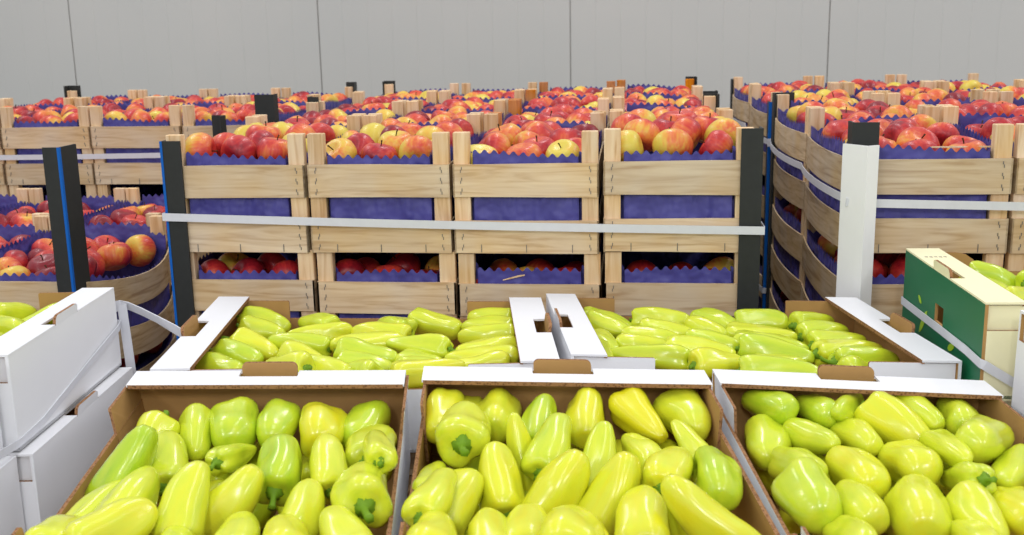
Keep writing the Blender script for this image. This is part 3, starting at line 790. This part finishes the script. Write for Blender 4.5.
# ------------------------------------------------------------------ peppers
def pepper_mesh(shape,seed):
    """unit pepper: axis Z from stem end (z=-.5) to tip (z=.5), largest radius 1"""
    rr=random.Random(seed); nz,seg=22,24
    prof={0:[(0,.30),(.02,.64),(.06,.88),(.14,1.0),(.34,1.0),(.52,.93),(.70,.80),(.83,.66),(.92,.50),(.975,.30),(1,.05)],
          1:[(0,.32),(.025,.72),(.08,.94),(.2,1.0),(.42,.99),(.6,.95),(.77,.88),(.88,.76),(.95,.57),(.985,.33),(1,.06)],
          2:[(0,.30),(.02,.58),(.07,.85),(.17,1.0),(.34,.93),(.52,.77),(.7,.62),(.85,.46),(.94,.32),(.98,.2),(1,.04)]}[shape]
    def pr(t):
        for (a,ra),(b,rb) in zip(prof,prof[1:]):
            if a<=t<=b:
                s=(t-a)/(b-a); return ra+(rb-ra)*(s*s*(3-2*s)*.4+s*.6)
        return .05
    lob=rr.choice([3,3,4]); ph=rr.uniform(0,6.28); am=rr.uniform(.07,.14)
    bx,by=rr.uniform(-.28,.28)*(1.5 if shape==2 else .8),rr.uniform(-.2,.2)
    tw=rr.uniform(-.5,.5); dent=[(rr.uniform(0,6.28),rr.uniform(.1,.8),rr.uniform(.10,.22),rr.uniform(.5,1.0)) for _ in range(4)]; wv=[rr.uniform(0,6.28) for _ in range(4)]
    v=[];f=[]
    ts=[0,.012,.03,.055,.09,.14]+[.14+(.90-.14)*i/12 for i in range(1,13)]+[.93,.955,.975,.99,1.0]
    for t in ts:
        R0=pr(t)
        for k in range(seg):
            a=2*math.pi*k/seg; aa=a+tw*t
            g=math.cos(lob*aa+ph); cr=1+am*(1-.55*t)*(g-.35*g*g)
            for (da,dt,dd,ds) in dent:
                q=math.cos(a-da); cr-=dd*max(0,q)**6*math.exp(-((t-dt)/.22)**2)*ds
            cr+=.035*math.sin(2*a+5*t+wv[0])+.03*math.sin(a*1-7*t+wv[1])+.018*math.sin(3*a+11*t+wv[2])
            z=t-.5
            # stem end: shoulders rise over a dimple; tip is gently puckered
            if t<.03: z+=.035*(1-t/.03)
            z-= .018*g*max(0,1-t/.2)
            if t>.97: z-=.012*(t-.97)/.03
            bend=(t-.45)**2-.12
            v.append((R0*cr*math.cos(a)+bx*bend, R0*cr*math.sin(a)+by*bend, z))
    n=len(ts)
    for i in range(n-1):
        for k in range(seg):
            k2=(k+1)%seg; f.append((i*seg+k,i*seg+k2,(i+1)*seg+k2,(i+1)*seg+k))
    f.append(tuple(range(seg-1,-1,-1))); f.append(tuple((n-1)*seg+k for k in range(seg)))
    return mesh_of('sweet_pepper',v,f,[PEPPER],None,True),(bx*((0-.45)**2-.12),by*((0-.45)**2-.12))
PM={s:[pepper_mesh(s,s*50+i+1) for i in range(5)] for s in (0,1,2)}
def pepper_stem_mesh(seed,short=False):
    rr=random.Random(seed); v=[];f=[]; seg=10
    bend=rr.uniform(.002,.008); L=rr.uniform(.018,.028) if not short else .008
    # calyx disc with scalloped rim, then a ribbed stalk widening at its cut end (metres, grows towards -Z)
    rings=[(.012,.004,1),(.0125,.001,1),(.007,-.003,0),(.0042,-min(.006,L*.45),0),(.0036,-L*.5,0),(.0038,-L*.8,0),(.0050,-L,0),(.0048,-L-.001,0)]
    for (r,z,sc) in rings:
        for k in range(seg):
            a=2*math.pi*k/seg; q=r*(1+(.22*math.cos(5*a) if sc else .1*math.cos(5*a)))
            b=bend*(max(0,-z-.004)/L)**2*2
            v.append((q*math.cos(a)+b,q*math.sin(a),z+(.004*math.cos(5*a) if sc else 0)))
    n=len(rings)
    for i in range(n-1):
        for k in range(seg): k2=(k+1)%seg; f.append((i*seg+k,i*seg+k2,(i+1)*seg+k2,(i+1)*seg+k))
    f.append(tuple((n-1)*seg+k for k in range(seg))); f.append(tuple(range(seg-1,-1,-1)))
    me=mesh_of('stem',v,f,[STEMM],None,True); bm=bmesh.new(); bm.from_mesh(me); bmesh.ops.recalc_face_normals(bm,faces=bm.faces); bm.to_mesh(me); bm.free()
    return me
PST=[pepper_stem_mesh(i+3) for i in range(4)]; PSTUB=[pepper_stem_mesh(i+3,True) for i in range(2)]
STALK={'L':(1,2,12,14,15,17,21),'M':(5,8),'R':(17,),'A':(0,1,2,3,4,15),'B':(8,22,23),'W':(),'G':()}
PEPPERS={'L':[
[0.0126, -0.8983, -0.3495, 0.0651, 0.0338, 0.1196, 0.0334, 0.8, 0],
[-0.0034, -0.7969, -0.3535, 0.0014, -0.1082, -0.029, 0.0297, 0.3, 0],
[0.0521, -0.7603, -0.3496, 0.0396, -0.1024, -0.0221, 0.0273, 0.5, 0],
[0.0426, -0.8444, -0.3545, -0.036, 0.0977, 0.0413, 0.0326, 0.45, 0],
[0.0596, -0.9782, -0.3481, 0.0006, 0.1087, 0.0271, 0.0329, 0.4, 0],
[0.1316, -0.9867, -0.3458, 0.0037, 0.0881, 0.069, 0.0314, 0.35, 0],
[0.0145, -0.9714, -0.3672, 0.0318, 0.104, 0.0269, 0.0291, 0.4, 0],
[0.0799, -1.0685, -0.3447, 0.0514, 0.0978, 0.0184, 0.0342, 0.2, 0],
[0.0183, -1.0726, -0.3513, -0.0158, 0.1088, -0.0213, 0.0278, 0.3, 0],
[0.1566, -1.0834, -0.3566, -0.0353, 0.1061, -0.0059, 0.024, 0.4, 0],
[0.0977, -0.7362, -0.3503, 0.0307, -0.099, -0.0086, 0.0369, 0.7, 1],
[0.1569, -0.7251, -0.3483, 0.017, -0.1024, -0.0058, 0.0293, 0.7, 1],
[0.2228, -0.7308, -0.3505, 0.0266, -0.1005, 0.0013, 0.0359, 0.1, 1],
[0.2792, -0.7026, -0.3601, 0.0009, -0.1039, -0.0038, 0.0343, 0.7, 1],
[0.1353, -0.8346, -0.3478, 0.0116, 0.109, -0.0231, 0.022, 0.5, 2],
[0.2069, -0.8713, -0.3465, -0.0168, 0.097, 0.0335, 0.0321, 0.75, 1],
[0.2683, -0.8579, -0.3468, -0.0329, 0.1002, 0.0376, 0.0266, 0.3, 0],
[0.3126, -0.7907, -0.3563, -0.0136, 0.1029, -0.0071, 0.0371, 0.45, 1],
[0.3375, -0.869, -0.3195, -0.0308, 0.1075, -0.0056, 0.022, 0.4, 0],
[0.1693, -0.9535, -0.3651, 0.0701, 0.0293, 0.0966, 0.0338, 0.25, 0],
[0.2676, -0.9675, -0.3616, -0.0086, 0.1084, 0.0269, 0.0268, 0.3, 0],
[0.3351, -0.9407, -0.3487, -0.0275, 0.0999, -0.0089, 0.0361, 0.4, 1],
[0.2179, -1.0525, -0.3563, -0.0259, 0.109, -0.001, 0.0268, 0.35, 0],
[0.2797, -1.0692, -0.3472, -0.033, 0.1062, -0.0132, 0.0291, 0.2, 0],
[0.3363, -1.0392, -0.3563, -0.0551, 0.0962, 0.0161, 0.0293, 0.3, 0]],
'M':[
[0.3889, -0.6799, -0.3465, 0.0027, -0.1025, -0.0175, 0.0297, 0.2, 1],
[0.427, -0.6631, -0.3504, 0.013, -0.1032, 0.002, 0.022, 0.3, 1],
[0.4658, -0.6725, -0.349, 0.004, -0.1039, 0.0007, 0.0335, 0.3, 1],
[0.5309, -0.7097, -0.3404, 0.0141, 0.1035, 0.0405, 0.028, 0.75, 0],
[0.5944, -0.6786, -0.3478, 0.0051, -0.1019, -0.0201, 0.0308, 0.15, 1],
[0.4338, -0.7643, -0.3358, -0.0068, 0.1037, -0.0028, 0.039, 0.35, 1],
[0.5145, -0.7888, -0.3549, -0.0274, 0.0216, 0.1112, 0.0243, 0.3, 2],
[0.555, -0.7953, -0.3388, 0.0254, 0.0983, 0.0474, 0.0303, 0.5, 0],
[0.493, -0.8657, -0.3592, -0.0251, 0.0891, 0.063, 0.0317, 0.2, 0],
[0.5688, -0.9053, -0.3546, 0.0604, 0.0282, 0.0968, 0.0344, 0.2, 0],
[0.442, -0.9226, -0.3672, 0.0431, 0.0961, 0.0382, 0.0387, 0.25, 0],
[0.4313, -0.9758, -0.3326, 0.0181, 0.11, 0.0112, 0.0262, 0.3, 0],
[0.4057, -0.8536, -0.367, -0.0054, 0.1112, -0.0122, 0.022, 0.4, 0],
[0.4467, -1.08, -0.3341, -0.0147, 0.1108, -0.0078, 0.0291, 0.2, 0],
[0.5008, -1.0332, -0.3557, -0.0163, 0.1027, 0.0022, 0.0266, 0.2, 1],
[0.5423, -1.0163, -0.3567, -0.0098, 0.1035, -0.0013, 0.028, 0.2, 1],
[0.5938, -1.0685, -0.3357, 0.0021, 0.1029, -0.0146, 0.036, 0.15, 1],
[0.6736, -0.6723, -0.3454, 0.0632, -0.0891, -0.0247, 0.0323, 0, 2],
[0.7379, -0.661, -0.3461, 0.0358, -0.1061, -0.003, 0.0354, 0.35, 0],
[0.6188, -0.8197, -0.3473, 0.0131, 0.0847, 0.0721, 0.0266, 0.45, 0],
[0.7402, -0.7622, -0.3497, -0.0491, 0.0926, 0.0395, 0.0229, 0.35, 2],
[0.6712, -0.7825, -0.3539, -0.0342, 0.1064, 0.0071, 0.024, 0.35, 0],
[0.7076, -0.8601, -0.3451, 0.028, 0.1083, 0.0059, 0.0312, 0.2, 0],
[0.6358, -0.9114, -0.3558, 0.0504, 0.0282, 0.102, 0.0327, 0.2, 0],
[0.7639, -0.8679, -0.3526, 0.0066, -0.1036, -0.0069, 0.0324, 0.7, 1],
[0.748, -1.0034, -0.3453, -0.1053, 0.0121, 0.1078, 0.0309, 0.2, 0],
[0.7188, -0.9598, -0.3621, -0.0421, 0.0864, 0.0576, 0.0223, 0.3, 2],
[0.672, -0.9817, -0.3534, -0.0002, 0.1086, 0.0272, 0.0334, 0.2, 0],
[0.6142, -0.9931, -0.3744, -0.0102, 0.1105, -0.0151, 0.0275, 0.1, 0]],
'R':[
[0.8624, -0.6182, -0.3432, 0.0386, -0.0943, 0.021, 0.027, 0.75, 1],
[0.9266, -0.6235, -0.3468, 0.0157, -0.1003, 0.0226, 0.0251, 0.7, 1],
[0.9643, -0.6317, -0.3395, -0.0501, -0.0974, 0.0232, 0.022, 0.6, 0],
[0.8459, -0.6937, -0.3744, -0.0085, -0.1116, 0.0046, 0.0339, 0.5, 0],
[0.9077, -0.7032, -0.3565, 0.0452, -0.0999, 0.023, 0.0237, 0.5, 0],
[0.9683, -0.7009, -0.3566, 0.0253, -0.099, 0.0193, 0.0237, 0.35, 1],
[1.0263, -0.6722, -0.3497, 0.0715, -0.0811, -0.0293, 0.0333, 0.2, 0],
[0.876, -0.7935, -0.3631, 0.0338, -0.0954, 0.0238, 0.0266, 0.5, 1],
[0.8748, -0.8942, -0.3616, 0.0185, -0.1018, -0.0102, 0.0357, 0.6, 1],
[0.9484, -0.8105, -0.3643, 0.0218, -0.1012, 0.0101, 0.0316, 0.2, 1],
[0.931, -0.9001, -0.369, 0.0169, -0.1008, 0.0194, 0.0297, 0.35, 1],
[0.9067, -0.9865, -0.3663, 0.012, -0.0984, 0.0314, 0.0232, 0.4, 1],
[1.0604, -0.6397, -0.3379, 0.038, -0.1053, -0.0041, 0.025, 0.5, 0],
[1.1136, -0.6476, -0.3454, -0.0036, -0.1033, 0.0114, 0.0292, 0.5, 1],
[1.1155, -0.7417, -0.3413, -0.0542, -0.0866, 0.0194, 0.0321, 0.45, 1],
[1.0698, -0.7638, -0.3452, 0.0132, -0.11, 0.0162, 0.022, 0.4, 0],
[1.0215, -0.7813, -0.3622, 0.0059, -0.1012, 0.0234, 0.0335, 0.25, 1],
[1.0707, -0.8227, -0.3606, -0.0212, 0.1014, -0.0426, 0.0243, 0.5, 2],
[0.9986, -0.9078, -0.3724, -0.0092, -0.1035, 0.0035, 0.0383, 0.3, 1],
[1.062, -0.9249, -0.3689, 0.0082, -0.1117, -0.0033, 0.0302, 0.35, 0],
[1.14, -0.7924, -0.3633, -0.0502, -0.0997, 0.009, 0.0274, 0.45, 0],
[1.113, -0.8974, -0.3688, -0.0105, -0.1021, 0.017, 0.0287, 0.15, 1],
[1.0441, -0.9768, -0.3705, -0.003, -0.101, 0.0245, 0.0242, 0.3, 1]],
'A':[
[-0.0434, -0.182, -0.346, 0.1042, -0.0195, -0.0145, 0.027, 0.5, 0],
[-0.0259, -0.248, -0.346, 0.0946, -0.0318, -0.0061, 0.027, 0.5, 0],
[-0.0039, -0.3526, -0.346, 0.0922, -0.0319, -0.0222, 0.027, 0.25, 0],
[-0.0168, -0.4005, -0.346, 0.0932, -0.0354, -0.0077, 0.027, 0.65, 0],
[-0.0192, -0.4746, -0.346, 0.0881, -0.0459, 0.0115, 0.027, 0.6, 0],
[0.0625, -0.1946, -0.3467, -0.0834, 0.0551, -0.0033, 0.027, 0.5, 0],
[0.0864, -0.2607, -0.3453, -0.1138, -0.0461, 0.0119, 0.027, 0.3, 2],
[0.07, -0.3317, -0.3465, -0.1252, 0.0202, 0.003, 0.027, 0.55, 1],
[0.1031, -0.4167, -0.346, 0.0888, -0.0458, -0.0027, 0.027, 0.3, 0],
[0.0993, -0.4963, -0.3346, -0.0879, 0.046, -0.0129, 0.027, 0.35, 0],
[0.1666, -0.4896, -0.3421, 0.0876, -0.0468, 0.0117, 0.027, 0.35, 0],
[0.2132, -0.2025, -0.3482, -0.0736, 0.0671, -0.0084, 0.027, 0.55, 0],
[0.2002, -0.2591, -0.3465, -0.1194, 0.0213, 0.0073, 0.027, 0.3, 0],
[0.1911, -0.3223, -0.3459, -0.1286, -0.0518, 0.0138, 0.027, 0.3, 0],
[0.2901, -0.182, -0.346, 0.1022, -0.0231, -0.0217, 0.027, 0.4, 1],
[0.2861, -0.3395, -0.3426, -0.124, 0.0222, 0.0062, 0.027, 0.5, 2],
[0.2055, -0.3821, -0.3469, 0.1157, -0.0199, -0.0045, 0.027, 0.6, 0],
[0.3052, -0.4004, -0.3568, 0.0843, -0.0531, 0.008, 0.027, 0.55, 0],
[0.3145, -0.4646, -0.3471, 0.0759, 0.0632, -0.0157, 0.027, 0.45, 0],
[0.2116, -0.4264, -0.3536, 0.1031, -0.0174, -0.003, 0.027, 0.55, 0],
[0.2088, -0.4735, -0.353, -0.0818, 0.0551, -0.0162, 0.027, 0.5, 0],
[0.3374, -0.5064, -0.3337, 0.114, 0.0483, -0.0001, 0.027, 0.2, 0],
[0.3925, -0.1504, -0.3444, -0.0974, 0.0223, 0.0029, 0.027, 0.45, 0],
[0.396, -0.2076, -0.346, -0.1093, 0.0192, 0.0011, 0.027, 0.4, 0],
[0.4004, -0.2638, -0.346, -0.1156, 0.0193, -0.0032, 0.027, 0.4, 0],
[0.4112, -0.347, -0.3465, -0.1106, -0.0445, 0.0084, 0.027, 0.3, 0],
[0.4088, -0.3941, -0.3471, -0.1391, 0.0223, -0.0072, 0.027, 0.3, 0],
[0.4083, -0.4522, -0.3444, -0.1018, -0.0409, 0.0081, 0.027, 0.3, 0]],
'B':[
[0.6126, -0.1555, -0.3482, 0.1027, -0.0235, -0.0185, 0.027, 0.55, 0],
[0.6165, -0.2091, -0.3444, 0.0861, -0.0507, -0.0049, 0.027, 0.5, 0],
[0.6091, -0.3131, -0.3467, 0.048, -0.0877, 0.002, 0.027, 0.5, 0],
[0.6044, -0.3912, -0.339, 0.0258, -0.0966, 0.0006, 0.027, 0.5, 0],
[0.7151, -0.1451, -0.346, 0.1124, -0.02, 0.0026, 0.027, 0.4, 1],
[0.7265, -0.2245, -0.3469, 0.1062, -0.0202, -0.0028, 0.027, 0.4, 0],
[0.6978, -0.2636, -0.3487, 0.113, -0.0203, 0.0016, 0.027, 0.4, 0],
[0.6814, -0.3048, -0.3512, 0.0996, -0.0171, 0.0046, 0.027, 0.4, 0],
[0.6872, -0.3766, -0.3443, -0.1458, 0.0276, 0.0041, 0.027, 0.55, 2],
[0.7756, -0.3455, -0.3443, 0.1228, -0.0237, -0.0042, 0.027, 0.35, 0],
[0.8004, -0.4072, -0.346, 0.0876, 0.0477, -0.0073, 0.027, 0.25, 0],
[0.8007, -0.3014, -0.3441, 0.0971, -0.0231, -0.0054, 0.027, 0.55, 0],
[0.8168, -0.1565, -0.346, 0.0728, -0.0686, 0.0003, 0.027, 0.6, 0],
[0.7987, -0.2173, -0.3452, 0.06, -0.0799, 0.0046, 0.027, 0.4, 0],
[0.901, -0.15, -0.346, 0.1013, -0.0176, 0.0059, 0.027, 0.6, 1],
[0.8899, -0.2393, -0.3468, 0.1281, -0.0233, 0.0023, 0.027, 0.35, 0],
[0.9008, -0.2942, -0.3479, 0.1315, -0.0265, -0.0078, 0.027, 0.55, 0],
[0.9033, -0.3409, -0.346, 0.1288, -0.0263, -0.0092, 0.027, 0.65, 0],
[0.8934, -0.4637, -0.3409, 0.131, -0.0234, 0.0043, 0.027, 0.6, 0],
[0.9938, -0.1578, -0.346, 0.0838, 0.0539, -0.0089, 0.027, 0.5, 0],
[1.0021, -0.221, -0.346, 0.0928, 0.037, 0.0026, 0.027, 0.55, 0],
[1.0167, -0.2801, -0.346, 0.1019, 0.0385, -0.0017, 0.027, 0.5, 0],
[1.0259, -0.3298, -0.346, 0.1224, 0.0452, -0.0055, 0.027, 0.35, 0],
[1.0437, -0.3795, -0.346, 0.1159, 0.0418, -0.0083, 0.027, 0.65, 0],
[1.0212, -0.4428, -0.346, 0.0669, 0.0718, -0.0195, 0.027, 0.5, 0],
[0.9015, -0.4067, -0.351, 0.0948, 0.0357, -0.0052, 0.027, 0.5, 0]],
'W':[
[-0.4428, -0.3728, -0.2828, 0.0366, 0.0906, -0.0214, 0.027, 0.4, 0],
[-0.398, -0.4572, -0.286, 0.0815, -0.0562, 0.0137, 0.027, 0.45, 0],
[-0.3794, -0.3787, -0.2943, -0.0791, -0.0599, -0.0127, 0.027, 0.6, 0],
[-0.341, -0.4347, -0.287, -0.0039, -0.0994, 0.0102, 0.027, 0.4, 0],
[-0.34, -0.5182, -0.2863, -0.0559, -0.0802, -0.0208, 0.027, 0.55, 0],
[-0.3325, -0.601, -0.2758, 0.0646, -0.0737, 0.0199, 0.027, 0.5, 0]],
'G':[
[1.2846, -0.2369, -0.2422, 0.0947, -0.0244, -0.0256, 0.027, 0.7, 0],
[1.2608, -0.3388, -0.2462, 0.0274, -0.0962, -0.0006, 0.027, 0.6, 0],
[1.2709, -0.4117, -0.2357, 0.0698, 0.0711, -0.0078, 0.027, 0.4, 0],
[1.3533, -0.2573, -0.2399, 0.0755, 0.065, -0.009, 0.027, 0.6, 0]]}
BOXN={'L':'front left carton','M':'middle front carton','R':'front right carton','A':'second-row left carton','B':'second-row right carton','W':'stacked left carton','G':'green-sided carton'}
def pepper(c,ax,r,green,shape,label,group,rr,stalk=True):
    ax=Vector(ax); L=ax.length
    me,(ox,oy)=rr.choice(PM[shape])
    q=ax.to_track_quat('Z','Y')
    R3=q.to_matrix()@Matrix.Rotation(rr.uniform(0,6.28),3,'Z')
    o=link('sweet_pepper',me); 
    M=Matrix.Translation(c)@R3.to_4x4()@Matrix.Diagonal((r,r,L,1))
    o.matrix_world=M; o.color=(green,rr.random(),0,1)
    tag(o,label,'pepper',group)
    s=link('stem',rr.choice(PST) if stalk else rr.choice(PSTUB),o); s.matrix_parent_inverse=Matrix.Identity(4)
    s.matrix_local=Matrix.Translation((ox,oy,-.5+(.030 if stalk else .042)))@Matrix.Diagonal((1/r,1/r,1/L,1))@Matrix.Diagonal((r/.031,)*3+(1,))
    s['label']='green stalk'
    return o
def gword(g): return 'golden yellow' if g<.15 else 'yellow' if g<.28 else 'pale yellow-green' if g<.48 else 'yellow-green' if g<.62 else 'light green'
for key,lst in PEPPERS.items():
    rr=random.Random(ord(key))
    order=sorted(range(len(lst)),key=lambda i:-lst[i][1])
    nr={'L':5,'M':6,'R':5,'A':8,'B':8,'W':3,'G':2}[key]; per=math.ceil(len(order)/nr)
    for ri in range(nr):
        rowi=sorted(order[ri*per:(ri+1)*per],key=lambda i:lst[i][0])
        for ci,i in enumerate(rowi):
            p=lst[i]
            shape=['tapered','blunt','curved'][int(p[8])]
            lab='%s %s pepper, %s from left, %s row from the back, %s'%(gword(p[7]),shape,ORD[ci],ORD[ri],BOXN[key])
            pepper(p[0:3],p[3:6],p[6],p[7],int(p[8]),lab,'peppers in the '+BOXN[key],rr,stalk=i in STALK[key])
# peppers lying underneath, seen only through the gaps
UNDER=set("L7,R5,R0,L3,L2,M0,M4,L6,L1,R3,M3,R7,R1,L8,M2,R4,M5,R2,M10,M6".split(','))
def under(key,nx,ny,along):
    rr=random.Random(ord(key)*7)
    Qv=[Vector(q) for q in QUADS[key]]; n=(Qv[1]-Qv[0]).cross(Qv[0]-Qv[3]).normalized()
    k=0
    for j in range(ny):
        for i in range(nx):
            a=.09+.82*(i+.5)/nx; b=.08+.84*(j+.5)/ny
            p=(Qv[0]*(1-a)+Qv[1]*a)*(1-b)+(Qv[3]*(1-a)+Qv[2]*a)*b-n*.108
            d=((Qv[1]-Qv[0]) if along=='x' else (Qv[0]-Qv[3])).normalized()
            d=Matrix.Rotation(rr.uniform(-.25,.25),3,'Z')@d*(1 if rr.random()<.5 else -1)
            g=rr.uniform(.2,.6); kk='%s%d'%(key,k); k+=1
            r=.030; L=.118
            sd=rr.random()
            if kk in UNDER or '@' in next(iter(UNDER),'@'):
                o=pepper(p,d*L,r,g,0,'half-hidden pepper lying beneath the others in the %s, %s across, %s back'%(BOXN[key],ORD[i],ORD[ny-1-j]),'buried peppers in the '+BOXN[key],random.Random(sd),stalk=False)
under('L',5,4,'y'); under('M',5,4,'y'); under('R',5,4,'y'); under('A',5,5,'x'); under('B',5,5,'x'); 
QUADS['Z']=QWR
def deep(key,nx,ny,along,layers,name):
    rr=random.Random(ord(key)*11); Qv=[Vector(q) for q in QUADS[key]]; n=(Qv[1]-Qv[0]).cross(Qv[0]-Qv[3]).normalized()
    for dz in layers:
        for j in range(ny):
            for i in range(nx):
                a=.12+.76*(i+.5)/nx; b=.10+.80*(j+.5)/ny
                p=(Qv[0]*(1-a)+Qv[1]*a)*(1-b)+(Qv[3]*(1-a)+Qv[2]*a)*b-n*dz
                d=((Qv[1]-Qv[0]) if along=='x' else (Qv[0]-Qv[3])).normalized()
                d=Matrix.Rotation(rr.uniform(-.25,.25),3,'Z')@d*(1 if rr.random()<.5 else -1)
                pepper(p,d*.115,.030,rr.uniform(.2,.6),0,'pepper lying deep inside %s, out of sight behind its rim'%name,'covered peppers inside '+name,random.Random(rr.random()),stalk=False)
deep('G',4,5,'x',(.108,.064),'the green-sided carton')
deep('W',4,5,'x',(.108,),'the stacked left carton')
deep('Z',4,4,'y',(.108,.064),'the white carton at right edge')

# ------------------------------------------------------------------ loose ribbons and slivers
Rb='loose packing ribbons'
pts=[(-.228,-.83,-.372),(-.238,-.72,-.383),(-.246,-.64,-.379),(-.2545,-.56,-.366),(-.263,-.46,-.347),(-.270,-.38,-.333),(-.2765,-.312,-.322),(-.281,-.296,-.318),(-.30,-.292,-.316)]
ribbon('packing_ribbon',pts,.012,'thin white strap running up the side of the left white carton',Rb)
pts=[(-.30,-.288,-.290),(-.284,-.284,-.287),(-.268,-.283,-.288),(-.245,-.283,-.298),(-.215,-.283,-.313),(-.185,-.284,-.330),(-.160,-.286,-.344)]
ribbon('packing_ribbon',pts,.020,'wide white ribbon bridging from the left carton to the second-row carton',Rb,up=[(0,.1,1)]*2+[(.1,-.5,.9)]*3+[(.1,-.3,1)]*2)
pts=[(-.278,-.289,-.284),(-.276,-.290,-.32),(-.274,-.290,-.36),(-.272,-.290,-.41),(-.268,-.292,-.47)]
ribbon('packing_ribbon',pts,.018,'white ribbon hanging down the back corner of the left white carton',Rb,up=(1,0,0))
ga,gb=Vector(QUADS['G'][0]),Vector(QUADS['G'][3]); gd=(gb-ga)
def gp(s,z): p=ga+gd*s+Vector((-.0022,0,0)); return (p.x,p.y,z)
pts=[(1.35,-.148,-.300),(1.158,-.1475,-.299),gp(-.002,-.299),gp(.25,-.297),gp(.55,-.294),gp(.85,-.292),gp(1.005,-.294),(1.175,-.552,-.296),(1.235,-.551,-.333),(1.33,-.546,-.393)]
ribbon('packing_ribbon',pts,.014,'greyish white strap wrapped round the green-sided carton',Rb)
mb=MB(); mb.prism([(0,0),(.064,.011),(.065,.0125),(.03,.0085),(0,.0015)],lambda p,q,h:(.398+p,-.002+h*3+p*.3,-.3015+q),.001)
tag(link('wood_splinter',mb.build('wood_splinter',[W_POST])),'pale wood splinter lying on blue paper low in the central stack','splinter')
mb=MB(); mb.box(0,.128,0,.003,0,.0028)
o=link('wood_splinter',mb.build('wood_splinter',[W_POST]),None,(1.225,.004,-.0375)); o.rotation_euler=(0,0,RROT); tag(o,'thin wooden stick on the blue paper at the front of the right stack','splinter')

# ------------------------------------------------------------------ room
WY=3.32
def seam_x(): return [-2.231, -0.914, 0.358, 1.603]
mb=MB(); xs=[-6]+seam_x()+[6]; zt=2.0
# ribbed wall panels with joints
x=-6.0
joints=seam_x(); pitch=joints[1]-joints[0]
allj=[joints[0]-pitch*k for k in (4,3,2,1)]+joints+[joints[-1]+pitch*k for k in (1,2,3)]
for a,b in zip(allj,allj[1:]):
    nrib=10
    x0=a+.003; x1=b-.003
    for k in range(nrib):
        u0=x0+(x1-x0)*k/nrib; u1=x0+(x1-x0)*(k+1)/nrib
        mb.quad((u0,WY,FLOOR),(u1-.006,WY,FLOOR),(u1-.006,WY,zt),(u0,WY,zt))
        mb.quad((u1-.006,WY,FLOOR),(u1-.003,WY+.0012,FLOOR),(u1-.003,WY+.0012,zt),(u1-.006,WY,zt))
        mb.quad((u1-.003,WY+.0012,FLOOR),(u1,WY,FLOOR),(u1,WY,zt),(u1-.003,WY+.0012,zt))
    mb.quad((x1,WY,FLOOR),(x1,WY+.006,FLOOR),(x1,WY+.006,zt),(x1,WY,zt),1)
    mb.quad((x1,WY+.006,FLOOR),(x1+.006,WY+.006,FLOOR),(x1+.006,WY+.006,zt),(x1,WY+.006,zt),1)
    mb.quad((x1+.006,WY+.006,FLOOR),(x1+.006,WY,FLOOR),(x1+.006,WY,zt),(x1+.006,WY+.006,zt),1)
mb.box(allj[0],allj[-1],WY+.02,WY+.1,FLOOR,zt)
struct(link('wall_back',mb.build('wall_back',[WALL,SEAM])))
mb=MB(); mb.box(-7,7,-5,WY+.1,FLOOR-.1,FLOOR); struct(link('floor',mb.build('floor',[FLOORM])))

# ------------------------------------------------------------------ light
w=bpy.data.worlds.new('hall'); scene.world=w; w.use_nodes=True
bg=w.node_tree.nodes['Background']; bg.inputs[0].default_value=(.93,.96,1,1); bg.inputs[1].default_value=.72
def tube(x,y,z,sx,sy,e,rz=0,tilt=0):
    l=bpy.data.lights.new('ceiling_lamp','AREA'); l.shape='RECTANGLE'; l.size=sx; l.size_y=sy; l.energy=e; l.color=(1,.992,.978)
    o=bpy.data.objects.new('ceiling_lamp',l); C.objects.link(o); o.location=(x,y,z); o.rotation_euler=(tilt,0,rz)
    return o
for x in (-1.9,.5,2.9):
    tube(x,-5.2,2.1,.25,1.6,66,tilt=math.radians(0))
    tube(x,-2.9,2.1,.25,1.6,9.5)
    tube(x,-.7,2.1,.25,1.6,8)
    tube(x,1.5,2.1,.25,1.6,20)

# ------------------------------------------------------------------ camera
cd=bpy.data.cameras.new('camera'); cam=bpy.data.objects.new('camera',cd); C.objects.link(cam)
cd.sensor_width=36; cd.sensor_fit='HORIZONTAL'; cd.lens=36*1080/1024; cd.clip_start=.05
cd.dof.use_dof=True; cd.dof.focus_distance=1.9; cd.dof.aperture_fstop=9.0
Rm=Matrix(((0.9941,-.0044,.1088),(.1072,.2159,-.9705),(-.0192,.9764,.2151)))
cam.matrix_world=Matrix.Translation((.6567,-2.136,.199))@Rm.to_4x4()
scene.camera=cam
scene.view_settings.view_transform='Standard'; scene.view_settings.look='None'
scene.view_settings.gamma=1.0; scene.view_settings.use_curve_mapping=False
scene.view_settings.exposure=0.0
